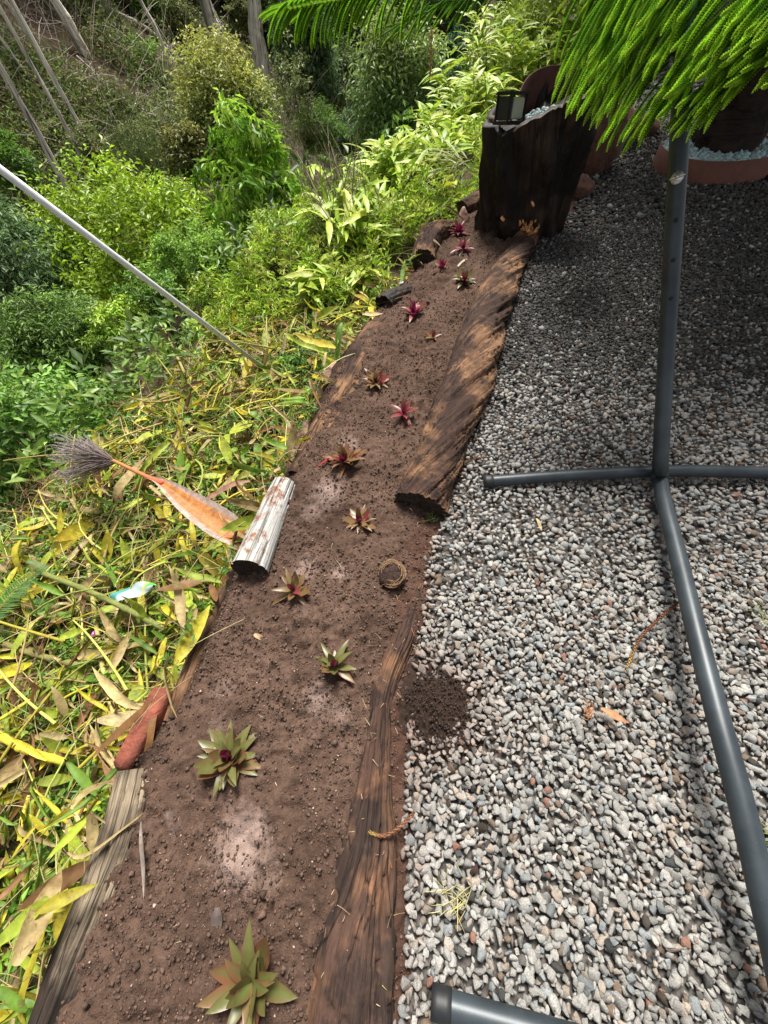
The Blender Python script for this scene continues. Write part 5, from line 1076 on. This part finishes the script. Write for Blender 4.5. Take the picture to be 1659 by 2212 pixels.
for i in range(210):
    st_ = s0[rng.integers(6)]; up_ = rng.uniform() < .62
    tgt = (atZ(*( (rng.uniform(105, 190), rng.uniform(935, 1000)) if up_ else (rng.uniform(105, 170), rng.uniform(1015, 1045))), rng.uniform(2.15, 2.45)) - pB)
    tgt = st_ + (tgt - st_) * rng.uniform(.75, 1.05); mid = (st_ + tgt) / 2 + rng.normal(size=3) * .012
    end = tgt + rng.normal(size=3) * .025; path = catmull([st_, mid, tgt, end], 9); g0 = rng.uniform(.7, 1.3); t9 = np.repeat(np.linspace(0, 1, 9), 4)[:, None]
    V, Fq = tube(path, np.linspace(.0022, .0013, 9), 4, False); b.add(V, Fq, (np.array([.13, .085, .075]) * (1 - t9) + np.array([.38, .33, .32]) * t9) * g0)
ob('broom_strands', b.mesh('broom_strands'), MAT['straw'], rt)

# wrapper, purple bit, ferns, palm frond
w0, w1 = S3(295, 1325, .22), S3(392, 1308, .26); ax_ = w1 - w0; L = np.linalg.norm(ax_); n1, n2 = 24, 7; V = []; C = []
for i in range(n1):
    f = i / (n1 - 1)
    for j in range(n2):
        g = j / (n2 - 1) - .5; wd = .045 * math.sin(math.pi * min(1, f * .9 + .08)) ** .6; V.append(ax_ * f + np.array([.3, .9, 0]) * g * wd * 2 + np.array([0, 0, .012 * math.sin(f * 9 + g * 5)])); C.append((.10, .42, .12) if f > .82 and g > -.1 else (.75, .55, .05) if .74 < f < .80 else (.08, .30, .28) if f < .25 + .2 * g else (.40, .50, .50))
o = ob('plastic_wrapper', mesh('plastic_wrapper', np.array(V), grid_faces(n1, n2), np.array(C), smooth=True), MAT['plastic'], loc=w0); tag(o, 'torn green and white plastic wrapper lying on the heap beside the thick cane', 'wrapper')
pp_ = S3(258, 1396, .2); T, Fi = ICO2; T = T * [.008, .016, .008]; o = ob('flower_petal', mesh('flower_petal', T, Fi, np.repeat([[.42, .10, .38]], len(T), 0), smooth=True), MAT['plastic'], loc=pp_); tag(o, 'small purple petal in the heap below the wrapper', 'petal')
def frond(px, py, h, L, n, wid, yaw, col, label, name='fern_frond', pl=.09, arch=.3):
    p = hit(px, py) + [0, 0, h]; rt = thing(name, label, 'frond', p); f = np.linspace(0, 1, 14); d = np.array([math.cos(yaw), math.sin(yaw), 0]); path = d[None] * (f * L)[:, None] + np.stack([0 * f, 0 * f, arch * L * (f - f * f * 1.3)], -1)
    b = Bag(); b.add(*tube(path, np.linspace(.0025, .0008, 14), 5, False), (.25, .2, .06)); ob('midrib', b.mesh('midrib'), MAT['straw'], rt); b = Bag(); ti = np.linspace(.08, .99, n); pos = np.array([np.interp(ti, f, path[:, k]) for k in range(3)]).T; lat = np.array([-d[1], d[0], 0])
    for s_ in (-1, 1):
        dd = lat[None] * s_ + d[None] * .45 + np.array([[0, 0, .12]]) + rng.normal(size=(n, 3)) * .06; LL = pl * np.sin(np.pi * (ti * .85 + .12)) + .004; b.add(*scatter(*leaf_t(3, lance(wid), .3, .3), pos, rotm(dd, np.repeat([[0, 0, 1.0]], n, 0)), LL, np.array([col]) * rng.uniform(.75, 1.2, (n, 1))))
    ob('leaflets', b.mesh('leaflets', True), MAT['leaf'], rt)
frond(0, 1430, .22, .45, 30, .06, R(75), (.22, .32, .03), 'yellow green palm frond entering from the left edge', 'palm_frond', .16)
frond(60, 1395, .25, .4, 34, .07, R(70), (.06, .15, .03), 'dark green fern frond beside the palm frond', pl=.07)
frond(110, 1330, .2, .3, 34, .07, R(-20), (.07, .17, .03), 'dark green fern frond under the thick cane', pl=.05)
frond(20, 1800, .2, .35, 30, .1, R(-60), (.42, .38, .14), 'straw coloured dry fern frond near the bottom left', pl=.05)
frond(130, 1850, .15, .22, 26, .1, R(-30), (.35, .36, .1), 'small yellowish fern tip beside the near left log', pl=.03)
frond(420, 985, .15, .3, 34, .08, R(10), (.32, .34, .12), 'pale fern frond above the orange bract', pl=.04)
frond(360, 990, .15, .25, 30, .08, R(-40), (.25, .28, .08), 'pale fern frond behind the palm stalk', pl=.04)
frond(640, 985, .02, .2, 30, .09, R(170), (.3, .36, .08), 'small fern frond left of the flat reddish stone', pl=.025)
# dead pine twig hanging at the top
p = atZ(932, 60, 2.2); b = Bag(); 
for i in range(40): q = np.array([0, 0, -i * .0045]); b.add(*tube(np.array([q, q + rng.normal(size=3) * .012 + [0, 0, -.02]]), [.003, .001], 4), np.array([.42, .22, .12]) * rng.uniform(.6, 1.2))
tag(ob('hanging_twig', b.mesh('hanging_twig'), MAT['straw'], loc=p), 'dead brown sprig hanging below the pine fronds at the top', 'twig')
# dangling white flowers / debris bits near the curved log
for px, py, lb in [(905, 597, 'scrap of white paper on the weeds beside the curved log')]:
    p = at(868, 612, -.12); T, Fi = facet_stone(ICO2, rng); tag(ob('paper_scrap', mesh('paper_scrap', T * [.035, .02, .012], Fi, np.repeat([[.7, .7, .68]], len(T), 0)), MAT['plastic'], loc=p), lb, 'paper')

tot = {}
for o in bpy.data.objects:
    if o.type == 'MESH': tot.setdefault(o.data.name, sum(len(p_.vertices) - 2 for p_ in o.data.polygons) if len(o.data.polygons) < 2000 else len(o.data.polygons))
print(sorted(tot.items(), key=lambda q: -q[1])[:14], sum(tot.values()))
print('objects', len(bpy.data.objects), 'tris', sum(len(m.polygons) for m in bpy.data.meshes))
